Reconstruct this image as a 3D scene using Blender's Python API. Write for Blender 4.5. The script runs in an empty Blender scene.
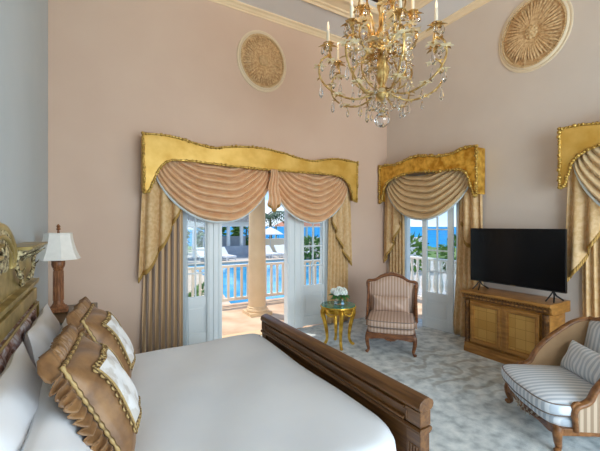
import bpy, math, random
from mathutils import Vector, Matrix
random.seed(7)
PI = math.pi
sc = bpy.context.scene
COL = sc.collection

# ------------------------------------------------------------------ camera
cam_d = bpy.data.cameras.new('camera')
cam = bpy.data.objects.new('camera', cam_d); COL.objects.link(cam)
cam_d.sensor_width = 36.0
cam_d.lens = 36.0 * 343.0 / 600.0
cam_d.clip_end = 6000
cam.location = (0.47, 0.0, 1.65)
cam.rotation_euler = (PI / 2, 0, -math.atan(203.0 / 343.0))
sc.camera = cam

# ------------------------------------------------------------------ sky, sun, daylight
w = bpy.data.worlds.new('sky'); sc.world = w; w.use_nodes = True
nt = w.node_tree; nt.nodes.clear()
def wn(t): return nt.nodes.new(t)
tc = wn('ShaderNodeTexCoord'); sep = wn('ShaderNodeSeparateXYZ'); nt.links.new(tc.outputs['Generated'], sep.inputs[0])
rp = wn('ShaderNodeValToRGB'); nt.links.new(sep.outputs['Z'], rp.inputs[0])
e = rp.color_ramp.elements
e[0].position = 0.0; e[0].color = (.74, .86, .97, 1)
e[1].position = 0.5; e[1].color = (.16, .36, .74, 1)
x_ = e.new(.07); x_.color = (.44, .68, .95, 1)
mp = wn('ShaderNodeMapping'); mp.inputs['Scale'].default_value = (1.6, 1.6, 5)
nt.links.new(tc.outputs['Generated'], mp.inputs[0])
nz = wn('ShaderNodeTexNoise'); nz.inputs['Scale'].default_value = 3.2; nz.inputs['Detail'].default_value = 7
nt.links.new(mp.outputs[0], nz.inputs['Vector'])
cr = wn('ShaderNodeValToRGB'); cr.color_ramp.elements[0].position = .52; cr.color_ramp.elements[1].position = .68
nt.links.new(nz.outputs['Fac'], cr.inputs[0])
mx = wn('ShaderNodeMixRGB'); nt.links.new(cr.outputs[0], mx.inputs[0]); nt.links.new(rp.outputs[0], mx.inputs[1])
mx.inputs[2].default_value = (.95, .97, 1, 1)
bg = wn('ShaderNodeBackground'); bg.inputs['Strength'].default_value = 1.35
nt.links.new(mx.outputs[0], bg.inputs[0])
wo = wn('ShaderNodeOutputWorld'); nt.links.new(bg.outputs[0], wo.inputs[0])

def light(name, kind, loc, rot, energy, color=(1, 1, 1), size=None, size_y=None, angle=None):
    d = bpy.data.lights.new(name, kind); d.energy = energy; d.color = color
    if kind == 'AREA':
        d.shape = 'RECTANGLE'; d.size = size; d.size_y = size_y
    if kind == 'POINT' and size: d.shadow_soft_size = size
    if angle: d.angle = angle
    o = bpy.data.objects.new(name, d); o.location = loc; o.rotation_euler = rot; COL.objects.link(o)
    return o
def aim(o, tgt):
    o.rotation_euler = (Vector(tgt) - o.location).to_track_quat('-Z', 'Y').to_euler()

sun = light('sun', 'SUN', (0, 0, 20), (0, 0, 0), 3.2, (1.0, .93, .82), angle=.01)
sun.rotation_euler = Vector((.22, -.36, -.90)).to_track_quat('-Z', 'Y').to_euler()
# added area fill behind the camera, shining in through an invented wall opening
rear = light('rear_fill', 'AREA', (2.7, -2.75, 1.9), (0, 0, 0), 255, (.82, .93, 1.0), 3.8, 2.8)
aim(rear, (2.7, 3.0, 1.9))
# daylight through the curtained window at the near end of the right wall
sidew = light('daylight_side_window', 'AREA', (5.5, .85, 1.3), (0, 0, 0), 120, (.78, .90, 1.0), 1.3, 2.2)
aim(sidew, (0, 1.2, 1.9))
for nm, loc, tg, sx, sy in (('portal_terrace_doors', (2.6, 5.0, 1.2), (2.6, 0, 1.2), 2.4, 2.4), ('portal_side_door', (5.45, 3.8, 1.2), (0, 3.8, 1.2), 1.1, 2.4)):
    p = light(nm, 'AREA', loc, (0, 0, 0), 1, (1, 1, 1), sx, sy); aim(p, tg); p.data.cycles.is_portal = True

sc.view_settings.view_transform = 'Standard'; sc.view_settings.look = 'None'
sc.view_settings.gamma = 1; sc.view_settings.exposure = 0.13; sc.view_settings.use_curve_mapping = False

# ------------------------------------------------------------------ mesh helper
class MB:
    def __init__(s): s.v = []; s.f = []
    def add(s, vs, fs):
        o = len(s.v); s.v += [tuple(p) for p in vs]; s.f += [tuple(i + o for i in f) for f in fs]; return s
    def box(s, x0, x1, y0, y1, z0, z1):
        return s.add([(x0, y0, z0), (x1, y0, z0), (x1, y1, z0), (x0, y1, z0), (x0, y0, z1), (x1, y0, z1), (x1, y1, z1), (x0, y1, z1)],
                     [(0, 3, 2, 1), (4, 5, 6, 7), (0, 1, 5, 4), (1, 2, 6, 5), (2, 3, 7, 6), (3, 0, 4, 7)])
    def prism(s, poly, fn, d0, d1):
        n = len(poly)
        vs = [fn(a, b, d0) for a, b in poly] + [fn(a, b, d1) for a, b in poly]
        return s.add(vs, [tuple(range(n - 1, -1, -1)), tuple(range(n, 2 * n))] + [(i, (i + 1) % n, n + (i + 1) % n, n + i) for i in range(n)])
    def grid(s, fn, nu, nv, cu=False, cv=False):
        mu = nu if cu else nu + 1; mv = nv if cv else nv + 1
        vs = [fn(i / nu, j / nv) for j in range(mv) for i in range(mu)]
        fs = [(j * mu + i, j * mu + (i + 1) % mu, ((j + 1) % mv) * mu + (i + 1) % mu, ((j + 1) % mv) * mu + i) for j in range(nv) for i in range(nu)]
        return s.add(vs, fs)
    def tube(s, pts, r, n=8, closed=False, flat=1.0):
        P = [Vector(p) for p in pts]; m = len(P); rs = r if isinstance(r, (list, tuple)) else [r] * m
        vs = []; up = None
        for i in range(m):
            t = (P[(i + 1) % m] - P[i - 1]) if closed else (P[min(i + 1, m - 1)] - P[max(i - 1, 0)])
            t = t.normalized() if t.length > 1e-9 else Vector((0, 0, 1))
            if up is None:
                up = Vector((0, 0, 1)) if abs(t.z) < .9 else Vector((0, 1, 0))
            a = up - t * up.dot(t)
            if a.length < 1e-6: a = Vector((1, 0, 0)) - t * t.x
            a.normalize(); up = a; b = t.cross(a)
            for k in range(n):
                q = 2 * PI * k / n
                vs.append(P[i] + a * math.cos(q) * rs[i] * flat + b * math.sin(q) * rs[i])
        fs = []
        for i in range(m if closed else m - 1):
            for k in range(n):
                fs.append((i * n + k, i * n + (k + 1) % n, ((i + 1) % m) * n + (k + 1) % n, ((i + 1) % m) * n + k))
        if not closed: fs += [tuple(range(n - 1, -1, -1)), tuple(range((m - 1) * n, m * n))]
        return s.add(vs, fs)
    def lathe(s, prof, n=16, c=(0, 0, 0), sx=1, sy=1, rot=0):
        m = len(prof)
        vs = [(c[0] + sx * r * math.cos(2 * PI * k / n + rot), c[1] + sy * r * math.sin(2 * PI * k / n + rot), c[2] + z) for r, z in prof for k in range(n)]
        fs = [(i * n + k, i * n + (k + 1) % n, (i + 1) * n + (k + 1) % n, (i + 1) * n + k) for i in range(m - 1) for k in range(n)]
        fs += [tuple(range(n - 1, -1, -1)), tuple(range((m - 1) * n, m * n))]
        return s.add(vs, fs)
    def ball(s, c, r, n=8, m=6):
        rx, ry, rz = (r, r, r) if not isinstance(r, (tuple, list)) else r
        pr = [(max(math.sin(PI * j / m), .02), -math.cos(PI * j / m)) for j in range(m + 1)]
        vs = [(c[0] + rx * a * math.cos(2 * PI * k / n), c[1] + ry * a * math.sin(2 * PI * k / n), c[2] + rz * b) for a, b in pr for k in range(n)]
        fs = [(i * n + k, i * n + (k + 1) % n, (i + 1) * n + (k + 1) % n, (i + 1) * n + k) for i in range(m) for k in range(n)]
        fs += [tuple(range(n - 1, -1, -1)), tuple(range(m * n, (m + 1) * n))]
        return s.add(vs, fs)
    def leaf(s, base, d, L, W, curl=.3, up=(0, 0, 1), t=.003):
        """a small curved leaf with thickness"""
        d = Vector(d).normalized(); up = Vector(up); sd = d.cross(up)
        if sd.length < 1e-4: sd = Vector((1, 0, 0))
        sd.normalize(); nn = sd.cross(d).normalized(); b = Vector(base)
        prof = [(0, .15), (.25, .8), (.55, 1), (.8, .6), (1, .05)]
        vs = []
        for a, q in prof:
            c = b + d * (L * a) - nn * (curl * L * a * a)
            vs += [c - sd * (W * q / 2), c + nn * (t + .12 * W * q), c + sd * (W * q / 2), c - nn * t]
        fs = []
        for i in range(4):
            for k in range(4): fs.append((i * 4 + k, i * 4 + (k + 1) % 4, i * 4 + 4 + (k + 1) % 4, i * 4 + 4 + k))
        fs += [(3, 2, 1, 0), (16, 17, 18, 19)]
        return s.add(vs, fs)
    def xf(s, M):
        s.v = [tuple(M @ Vector(p)) for p in s.v]; return s
    def join(s, o, M=None):
        return s.add([M @ Vector(p) for p in o.v] if M else o.v, o.f)
    def build(s, name, m, parent=None, smooth=35, bevel=0, solid=0, sub=0):
        me = bpy.data.meshes.new(name); me.from_pydata(s.v, [], s.f); me.validate(); me.update()
        import bmesh
        bm = bmesh.new(); bm.from_mesh(me); bmesh.ops.recalc_face_normals(bm, faces=bm.faces); bm.to_mesh(me); bm.free()
        if smooth:
            me.polygons.foreach_set('use_smooth', [True] * len(me.polygons))
            if smooth < 180: me.set_sharp_from_angle(angle=math.radians(smooth))
        me.materials.append(m)
        o = bpy.data.objects.new(name, me); COL.objects.link(o)
        if parent: o.parent = parent
        if bevel:
            b = o.modifiers.new('bevel', 'BEVEL'); b.width = bevel; b.segments = 2; b.limit_method = 'ANGLE'; b.angle_limit = math.radians(40)
        if solid:
            b = o.modifiers.new('solid', 'SOLIDIFY'); b.thickness = solid; b.offset = 0
        if sub:
            b = o.modifiers.new('sub', 'SUBSURF'); b.levels = sub; b.render_levels = sub
        return o
def box(*a): return MB().box(*a)
def thing(name, label, cat, loc=(0, 0, 0), rz=0, group=None):
    o = bpy.data.objects.new(name, None); COL.objects.link(o); o.empty_display_size = .1
    o.location = loc; o.rotation_euler = (0, 0, rz); return tag(o, label, cat, group)
def tag(o, label, cat, group=None, kind=None):
    o['label'] = label; o['category'] = cat
    if group: o['group'] = group
    if kind: o['kind'] = kind
    return o
def struct(o, label=None):
    o['kind'] = 'structure'
    if label: o['label'] = label
    return o
def sempty(name, loc=(0, 0, 0)):
    o = bpy.data.objects.new(name, None); COL.objects.link(o); o.location = loc; o.empty_display_size = .1; o['kind'] = 'structure'; return o
def copy_tree(o, parent=None):
    c = o.copy(); COL.objects.link(c); c.parent = parent
    for ch in list(o.children): copy_tree(ch, c)
    return c
def lerp(a, b, t): return a + (b - a) * t
def interp(tab, x):
    if x <= tab[0][0]: return tab[0][1]
    for (a, b), (c, d) in zip(tab, tab[1:]):
        if x <= c: return b + (d - b) * (x - a) / (c - a)
    return tab[-1][1]
def spline(pts, n=8, closed=False):
    P = [Vector(p) for p in pts]; m = len(P); out = []
    for i in range(m if closed else m - 1):
        p0 = P[(i - 1) % m] if closed or i > 0 else P[0]; p1 = P[i]; p2 = P[(i + 1) % m]
        p3 = P[(i + 2) % m] if closed or i + 2 < m else P[-1]
        for k in range(n):
            t = k / n
            out.append(.5 * ((2 * p1) + (p2 - p0) * t + (2 * p0 - 5 * p1 + 4 * p2 - p3) * t * t + (3 * p1 - p0 - 3 * p2 + p3) * t ** 3))
    if not closed: out.append(P[-1])
    return out
def frame_matrix(c, wd, up):
    wd = Vector(wd).normalized(); n = wd.cross(Vector(up)).normalized(); u = n.cross(wd)
    return Matrix(((wd.x, u.x, n.x, c[0]), (wd.y, u.y, n.y, c[1]), (wd.z, u.z, n.z, c[2]), (0, 0, 0, 1)))

# ------------------------------------------------------------------ materials
def rgb(r, g, b):
    f = lambda c: ((c / 255 + .055) / 1.055) ** 2.4 if c > 10 else c / 255 / 12.92
    return (f(r), f(g), f(b), 1)
def mat(name, c1, c2=None, kind='noise', scale=6, stretch=(1, 1, 1), lo=.35, hi=.65, rough=.6, metal=0, bump=0, bscale=60, bstretch=None,
        sheen=0, coat=0, trans=0, ior=1.45, emit=None, estr=0, spec=None, c3=None, detail=4, rot=(0, 0, 0), dist=0):
    m = bpy.data.materials.new(name); m.use_nodes = True; n = m.node_tree; b = n.nodes['Principled BSDF']; L = n.links.new
    b.inputs['Base Color'].default_value = c1; b.inputs['Roughness'].default_value = rough; b.inputs['Metallic'].default_value = metal
    b.inputs['IOR'].default_value = ior
    if spec is not None: b.inputs['Specular IOR Level'].default_value = spec
    if sheen: b.inputs['Sheen Weight'].default_value = sheen * .25
    if coat: b.inputs['Coat Weight'].default_value = coat; b.inputs['Coat Roughness'].default_value = .12
    if trans: b.inputs['Transmission Weight'].default_value = trans
    if emit: b.inputs['Emission Color'].default_value = emit; b.inputs['Emission Strength'].default_value = estr
    t = n.nodes.new('ShaderNodeTexCoord')
    def mapped(st, rt=(0, 0, 0)):
        q = n.nodes.new('ShaderNodeMapping'); q.inputs['Scale'].default_value = st; q.inputs['Rotation'].default_value = rt
        L(t.outputs['Object'], q.inputs[0]); return q.outputs[0]
    if c2 or c3:
        if kind == 'noise':
            x = n.nodes.new('ShaderNodeTexNoise'); x.inputs['Scale'].default_value = scale; x.inputs['Detail'].default_value = detail; x.inputs['Distortion'].default_value = dist; fac = x.outputs['Fac']
        elif kind == 'wave':
            x = n.nodes.new('ShaderNodeTexWave'); x.inputs['Scale'].default_value = scale; x.inputs['Distortion'].default_value = dist; x.inputs['Detail'].default_value = 2; x.bands_direction = 'X'; fac = x.outputs['Fac']
        elif kind == 'brick':
            x = n.nodes.new('ShaderNodeTexBrick'); x.inputs['Scale'].default_value = scale; x.inputs['Color1'].default_value = c1; x.inputs['Color2'].default_value = c2
            x.inputs['Mortar'].default_value = c3 or c2; x.inputs['Mortar Size'].default_value = .012; x.offset = 0; x.inputs['Row Height'].default_value = .5; x.inputs['Brick Width'].default_value = .5; fac = None
        elif kind == 'voronoi':
            x = n.nodes.new('ShaderNodeTexVoronoi'); x.inputs['Scale'].default_value = scale; fac = x.outputs['Distance']
        L(mapped(stretch, rot), x.inputs['Vector'])
        if fac is None: L(x.outputs['Color'], b.inputs['Base Color'])
        else:
            r = n.nodes.new('ShaderNodeValToRGB'); r.color_ramp.elements[0].position = lo; r.color_ramp.elements[1].position = hi
            r.color_ramp.elements[0].color = c1; r.color_ramp.elements[1].color = c2
            if c3: q = r.color_ramp.elements.new((lo + hi) / 2); q.color = c3
            L(fac, r.inputs[0]); L(r.outputs[0], b.inputs['Base Color'])
    if bump:
        x = n.nodes.new('ShaderNodeTexNoise'); x.inputs['Scale'].default_value = bscale; x.inputs['Detail'].default_value = 4
        L(mapped(bstretch or stretch), x.inputs['Vector'])
        k = n.nodes.new('ShaderNodeBump'); k.inputs['Strength'].default_value = bump; k.inputs['Distance'].default_value = .02
        L(x.outputs['Fac'], k.inputs['Height']); L(k.outputs[0], b.inputs['Normal'])
    return m
def pane_mat(name, tint):
    m = bpy.data.materials.new(name); m.use_nodes = True; n = m.node_tree; n.nodes.clear(); L = n.links.new
    o = n.nodes.new('ShaderNodeOutputMaterial'); t = n.nodes.new('ShaderNodeBsdfTransparent'); t.inputs[0].default_value = tint
    g = n.nodes.new('ShaderNodeBsdfGlossy'); g.inputs['Roughness'].default_value = .02; f = n.nodes.new('ShaderNodeFresnel'); f.inputs['IOR'].default_value = 1.35
    x = n.nodes.new('ShaderNodeMixShader'); L(f.outputs[0], x.inputs[0]); L(t.outputs[0], x.inputs[1]); L(g.outputs[0], x.inputs[2]); L(x.outputs[0], o.inputs[0]); return m
def sheer_mat(name, c):
    m = bpy.data.materials.new(name); m.use_nodes = True; n = m.node_tree; n.nodes.clear(); L = n.links.new
    o = n.nodes.new('ShaderNodeOutputMaterial'); t = n.nodes.new('ShaderNodeBsdfTransparent'); d = n.nodes.new('ShaderNodeBsdfDiffuse'); d.inputs[0].default_value = c
    q = n.nodes.new('ShaderNodeBsdfTranslucent'); q.inputs[0].default_value = c
    a = n.nodes.new('ShaderNodeMixShader'); L(d.outputs[0], a.inputs[1]); L(q.outputs[0], a.inputs[2])
    x = n.nodes.new('ShaderNodeMixShader'); x.inputs[0].default_value = .7; L(t.outputs[0], x.inputs[1]); L(a.outputs[0], x.inputs[2]); L(x.outputs[0], o.inputs[0]); return m

PLASTER = mat('pink_plaster', rgb(208, 180, 160), rgb(212, 185, 165), scale=1.5, rough=.85, bump=.02, bscale=80)
PLASTER_B = mat('pale_plaster', rgb(207, 193, 181), rgb(212, 198, 186), scale=1.5, rough=.85, bump=.02, bscale=80)
PLASTER_L = mat('cool_lit_plaster', rgb(182, 190, 194), rgb(187, 194, 198), scale=1.5, rough=.85)  # cool grey of the window daylight is put into this wall colour
CEIL = mat('ceiling_paint', rgb(222, 218, 216), rgb(227, 223, 221), scale=1, rough=.9)
CREAM = mat('cream_moulding', rgb(232, 208, 172), rgb(238, 216, 182), scale=2, rough=.6)
DARKWOOD = mat('dark_ceiling_wood', rgb(40, 26, 20), rgb(62, 40, 28), kind='wave', scale=2, dist=4, rough=.5)
def carpet_mat():
    m = mat('carpet', rgb(160, 169, 171), rgb(230, 234, 232), c3=rgb(204, 211, 211), scale=9, lo=.3, hi=.66, rough=.95, bump=.5, bscale=120, detail=12, dist=.15, sheen=.2)
    n = m.node_tree; L = n.links.new; b = n.nodes['Principled BSDF']; src = b.inputs['Base Color'].links[0].from_socket
    t = n.nodes.new('ShaderNodeTexCoord')
    w_ = n.nodes.new('ShaderNodeTexWave'); w_.wave_type = 'RINGS'; w_.inputs['Scale'].default_value = 1.3; w_.inputs['Distortion'].default_value = 14; w_.inputs['Detail'].default_value = 3; w_.inputs['Detail Scale'].default_value = 1.4
    L(t.outputs['Object'], w_.inputs[0])
    r = n.nodes.new('ShaderNodeValToRGB'); r.color_ramp.elements[0].position = .62; r.color_ramp.elements[1].position = .95; L(w_.outputs['Fac'], r.inputs[0])
    mq = n.nodes.new('ShaderNodeMapping'); mq.inputs['Location'].default_value = (-4.05 / .9, -2.5 / .9, 0); mq.inputs['Scale'].default_value = (1 / .9, 1 / .9, 1 / .9); L(t.outputs['Object'], mq.inputs[0])
    q = n.nodes.new('ShaderNodeTexGradient'); q.gradient_type = 'SPHERICAL'; L(mq.outputs[0], q.inputs[0])
    r2 = n.nodes.new('ShaderNodeValToRGB'); r2.color_ramp.elements[0].position = .1; r2.color_ramp.elements[1].position = .45; L(q.outputs['Fac'], r2.inputs[0])
    k = n.nodes.new('ShaderNodeMath'); k.operation = 'MULTIPLY'; L(r.outputs[0], k.inputs[0]); L(r2.outputs[0], k.inputs[1])
    k2 = n.nodes.new('ShaderNodeMath'); k2.operation = 'MULTIPLY'; L(k.outputs[0], k2.inputs[0]); k2.inputs[1].default_value = .42
    x = n.nodes.new('ShaderNodeMixRGB'); L(k2.outputs[0], x.inputs[0]); L(src, x.inputs[1]); x.inputs[2].default_value = rgb(120, 108, 84); L(x.outputs[0], b.inputs['Base Color'])
    return m
CARPET = carpet_mat()
def silk_glow(m, k):
    n = m.node_tree; L = n.links.new; b = n.nodes['Principled BSDF']; o = n.nodes['Material Output']; t = n.nodes.new('ShaderNodeBsdfTranslucent')
    L(b.inputs['Base Color'].links[0].from_socket, t.inputs[0]); x = n.nodes.new('ShaderNodeMixShader'); x.inputs[0].default_value = k
    L(b.outputs[0], x.inputs[1]); L(t.outputs[0], x.inputs[2]); L(x.outputs[0], o.inputs[0]); return m
WHITE_PAINT = mat('door_paint', rgb(222, 228, 229), rgb(228, 233, 234), scale=2, rough=.4)
PANE = pane_mat('door_glass', (.93, .97, .98, 1))
GOLDCLOTH = mat('gold_pelmet', rgb(202, 156, 66), rgb(222, 182, 98), scale=5, rough=.42, metal=.35, bump=.08, bscale=25)
GOLDLEAF = mat('gold_pelmet_leaf', rgb(186, 130, 34), rgb(242, 198, 90), scale=12, rough=.3, metal=.55, bump=.12, bscale=18)
GOLDTRIM = mat('carved_gilt', rgb(132, 96, 30), rgb(226, 190, 104), scale=60, rough=.35, metal=.6)
PEACH = mat('peach_silk', rgb(240, 194, 146), rgb(246, 210, 170), scale=9, rough=.48, sheen=.3, bump=.06, bscale=50)
BEIGE = mat('beige_silk', rgb(228, 196, 148), rgb(236, 208, 164), scale=9, rough=.5, sheen=.3, bump=.06, bscale=50)
silk_glow(PEACH, .3); silk_glow(BEIGE, .2)
TAN = mat('tan_damask', rgb(206, 168, 116), rgb(216, 182, 134), scale=22, lo=.45, hi=.55, rough=.55, sheen=.3)
STRIPE = mat('striped_curtain', rgb(208, 176, 138), rgb(138, 120, 106), kind='wave', scale=4.2, lo=.4, hi=.6, rough=.6)
FRINGE = mat('gold_fringe', rgb(140, 104, 44), rgb(196, 156, 84), kind='wave', scale=24, lo=.3, hi=.7, rough=.7)
LINING = mat('pale_lining', rgb(216, 224, 226), rough=.7)
SHEER = sheer_mat('sheer_voile', rgb(226, 234, 238))
WOODBED = mat('bed_walnut', rgb(84, 51, 23), rgb(122, 81, 41), scale=5, stretch=(9, .6, 9), dist=.5, rough=.32, coat=.25)
WOODCH = mat('chair_walnut', rgb(92, 52, 28), rgb(142, 90, 52), scale=6, stretch=(2, 2, 10), rough=.35, coat=.2)
WOODCH2 = mat('armchair_walnut', rgb(106, 66, 34), rgb(154, 104, 60), scale=6, stretch=(4, 4, 4), rough=.35, coat=.2)
CABWOOD = mat('cabinet_gilt_wood', rgb(146, 98, 42), rgb(180, 128, 64), scale=5, stretch=(2, 1, 6), rough=.36, metal=.15, coat=.15)
CABLEAF = mat('cabinet_gold_leaf', rgb(196, 148, 74), rgb(212, 166, 92), kind='brick', c3=rgb(172, 124, 58), scale=4.4, rot=Matrix(((0, 1, 0), (0, 0, 1), (1, 0, 0))).to_euler(), rough=.36, metal=.35)
CABDARK = mat('cabinet_dark_carving', rgb(70, 42, 20), rgb(120, 80, 38), scale=30, rough=.4)
GILT = mat('headboard_gilt', rgb(132, 112, 62), rgb(184, 162, 102), scale=7, rough=.36, metal=.3, bump=.05, bscale=30)
GILTCARVE = mat('headboard_carving', rgb(70, 56, 34), rgb(206, 192, 150), scale=52, lo=.4, hi=.6, rough=.5, metal=.2, bump=.6, bscale=50)
FLORAL = mat('floral_upholstery', rgb(98, 64, 56), rgb(208, 206, 214), c3=rgb(166, 132, 124), scale=11, lo=.36, hi=.62, rough=.7, dist=1.4, bump=.1, bscale=14)
LINEN = mat('white_linen', rgb(226, 231, 237), rgb(233, 237, 241), scale=2.2, rough=.8, bump=.12, bscale=3.5, sheen=.2)
PILLOWC = mat('white_pillowcase', rgb(222, 224, 228), rgb(230, 231, 234), scale=2, rough=.8, bump=.2, bscale=7)
GOLDSILK = mat('bronze_silk', rgb(112, 78, 46), rgb(150, 112, 72), scale=12, rough=.42, sheen=.4, bump=.1, bscale=30)
EMBROID = mat('white_embroidery', rgb(226, 226, 226), rgb(204, 200, 194), scale=13, lo=.48, hi=.56, rough=.7, bump=.25, bscale=16)
ROPE = mat('gold_rope', rgb(104, 80, 44), rgb(178, 150, 98), kind='wave', scale=14, stretch=(1, 1, 1), lo=.3, hi=.7, rough=.5)
SHADE = mat('lamp_shade_cloth', rgb(226, 222, 214), rgb(232, 228, 220), scale=20, rough=.8)
LAMPWOOD = mat('lamp_column_wood', rgb(112, 66, 36), rgb(158, 104, 64), scale=16, stretch=(6, 6, 1), rough=.45)
NIGHT = mat('nightstand_top', rgb(58, 54, 38), rgb(84, 76, 54), scale=5, rough=.3, coat=.2)
NIGHTG = mat('nightstand_gilt', rgb(120, 108, 74), rgb(162, 146, 102), scale=8, rough=.45, metal=.2)
GILTTABLE = mat('table_gilt', rgb(170, 122, 30), rgb(234, 190, 78), scale=14, rough=.28, metal=.7)
GREENGLASS = mat('green_marble', rgb(20, 92, 66), rgb(84, 150, 120), scale=11, rough=.12, detail=6, dist=2, spec=.3)
GLASS = mat('clear_glass', (1, 1, 1, 1), rough=.0, trans=1, ior=1.45)
CRYSTAL = mat('crystal', (1, 1, 1, 1), rough=.0, trans=1, ior=1.6)
PETAL = mat('white_petals', rgb(238, 240, 238), rgb(214, 226, 214), scale=30, rough=.7)
LEAFG = mat('green_leaf', rgb(36, 92, 44), rgb(76, 140, 66), scale=10, rough=.5)
STRIPE_A = mat('rose_stripe', rgb(174, 140, 118), rgb(200, 174, 156), kind='wave', scale=7.6, lo=.35, hi=.65, rough=.45, sheen=.3)
STRIPE_B = mat('blue_grey_stripe', rgb(184, 193, 202), rgb(224, 228, 232), kind='wave', scale=7.0, lo=.35, hi=.65, rough=.45, sheen=.3)
STRIPE_C = mat('tan_stripe', rgb(152, 128, 104), rgb(192, 170, 146), kind='wave', scale=7.0, lo=.4, hi=.6, stretch=(1, 1, 1), rot=(0, 0, PI / 2), rough=.5)
TANCLOTH = mat('tan_upholstery', rgb(172, 136, 98), rgb(186, 150, 112), scale=5, rough=.55, sheen=.2)
PIPING = mat('grey_piping', rgb(120, 108, 100), rough=.6)
BLACK = mat('tv_black', rgb(12, 12, 14), rough=.35)
SCREEN = mat('tv_screen', rgb(7, 8, 11), rgb(9, 10, 13), scale=1, rough=.16, spec=.4)
CHANGOLD = mat('chandelier_gilt', rgb(176, 128, 60), rgb(244, 214, 146), scale=26, rough=.26, metal=.7)
PALEGILT = mat('pale_gilt_leaf', rgb(240, 216, 158), rgb(255, 246, 220), scale=40, rough=.25, metal=.1)
CANDLE = mat('candle_sleeve', rgb(232, 222, 200), rough=.5)
BULB = mat('flame_bulb', rgb(240, 232, 214), rough=.1, emit=rgb(255, 214, 150), estr=.35)
STUCCO = mat('medallion_plaster', rgb(214, 184, 140), rgb(196, 162, 116), scale=20, rough=.7)
STUCCO_W = mat('medallion_rim_plaster', rgb(222, 204, 176), rough=.7)
STUCCO_D = mat('medallion_ray_plaster', rgb(184, 142, 96), rgb(220, 188, 142), scale=34, rough=.7)
BRASS = mat('brass', rgb(150, 124, 80), rough=.3, metal=.9)
STONE = mat('terrace_stone', rgb(204, 168, 134), rgb(226, 200, 170), scale=2.2, rough=.7, bump=.05, bscale=20)
COLSTONE = mat('column_stone', rgb(224, 192, 150), rgb(232, 202, 162), scale=3, rough=.75)
RAILW = mat('rail_white', rgb(238, 236, 230), rough=.5)
RAILC = mat('rail_cream', rgb(240, 226, 206), rough=.55)
POOLW = mat('pool_water', rgb(34, 152, 208), rgb(84, 192, 230), scale=1.2, rough=.08, bump=.15, bscale=3)
COPING = mat('pool_coping', rgb(214, 186, 158), rgb(226, 202, 176), scale=3, rough=.8)
DECK = mat('pool_deck', rgb(190, 184, 176), rgb(206, 200, 192), scale=2, rough=.85)
GRASS = mat('lawn', rgb(88, 116, 58), rgb(126, 146, 78), scale=3, rough=.95)
SEA = mat('sea_water', rgb(12, 124, 182), rgb(28, 146, 200), scale=.02, rough=.6, spec=.08)
EXTW = mat('exterior_white', rgb(232, 230, 224), rough=.8)
EXTC = mat('exterior_cream', rgb(232, 214, 184), rough=.8)
EXTG = mat('exterior_grey', rgb(160, 166, 174), rgb(172, 178, 186), scale=3, rough=.8)
TERRA = mat('terracotta_roof', rgb(186, 122, 96), rgb(206, 144, 116), kind='wave', scale=3, rough=.85)
THATCH = mat('thatch', rgb(128, 120, 112), rgb(160, 152, 142), scale=8, rough=.95)
PARASOL = mat('parasol_cloth', rgb(240, 240, 238), rough=.8)
PALM = mat('palm_frond', rgb(26, 64, 44), rgb(50, 92, 56), scale=4, rough=.6)
BARK = mat('bark', rgb(110, 92, 72), rgb(140, 120, 96), scale=8, rough=.9)
HEDGE = mat('hedge_leaf', rgb(58, 100, 44), rgb(120, 154, 66), scale=3, rough=.8)
DARKLEAF = mat('dark_leaf', rgb(26, 32, 26), rgb(44, 52, 40), scale=5, rough=.8)

# ------------------------------------------------------------------ room shell
XB, YA, ZC, YR = 5.17, 4.73, 4.84, -2.6
T = .22
def wall_with_holes(name, horiz, fixed0, fixed1, a0, a1, z1, holes, m, label):
    b = MB(); holes = sorted(holes); cur = a0
    def put(p, q, z0, zz):
        if q - p < 1e-4 or zz - z0 < 1e-4: return
        if horiz: b.box(p, q, fixed0, fixed1, z0, zz)
        else: b.box(fixed0, fixed1, p, q, z0, zz)
    for h0, h1, hz0, hz1 in holes:
        put(cur, h0, 0, z1); put(h0, h1, 0, hz0); put(h0, h1, hz1, z1); cur = h1
    put(cur, a1, 0, z1)
    return struct(b.build(name, m, smooth=0), label)
wall_with_holes('wall_back', True, YA, YA + T, -T, XB + T, ZC + .6, [(1.42, 3.84, 0, 2.42)], PLASTER, 'pink plaster wall with the wide terrace doors')
wall_with_holes('wall_right', False, XB, XB + T, YR, YA, ZC + .6, [(.1, 1.55, 0, 2.42), (3.24, 4.40, 0, 2.42)], PLASTER_B, 'pale plaster wall behind the television')
wall_with_holes('wall_left', False, -T, 0, YR, YA, ZC + .6, [], PLASTER_L, 'plaster wall behind the bed, cool daylight tint in its colour')
wall_with_holes('wall_rear', True, YR - T, YR, -T, XB + T, ZC + .6, [(.8, 4.6, .4, 3.3)], PLASTER_L, 'wall behind the viewer with an opening added for fill light')  # unseen wall; its opening is made up to admit the rear fill
struct(box(-T, XB + T, YR - T, YA, -.12, 0).build('floor', CARPET, smooth=0), 'mottled grey blue carpet')
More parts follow.
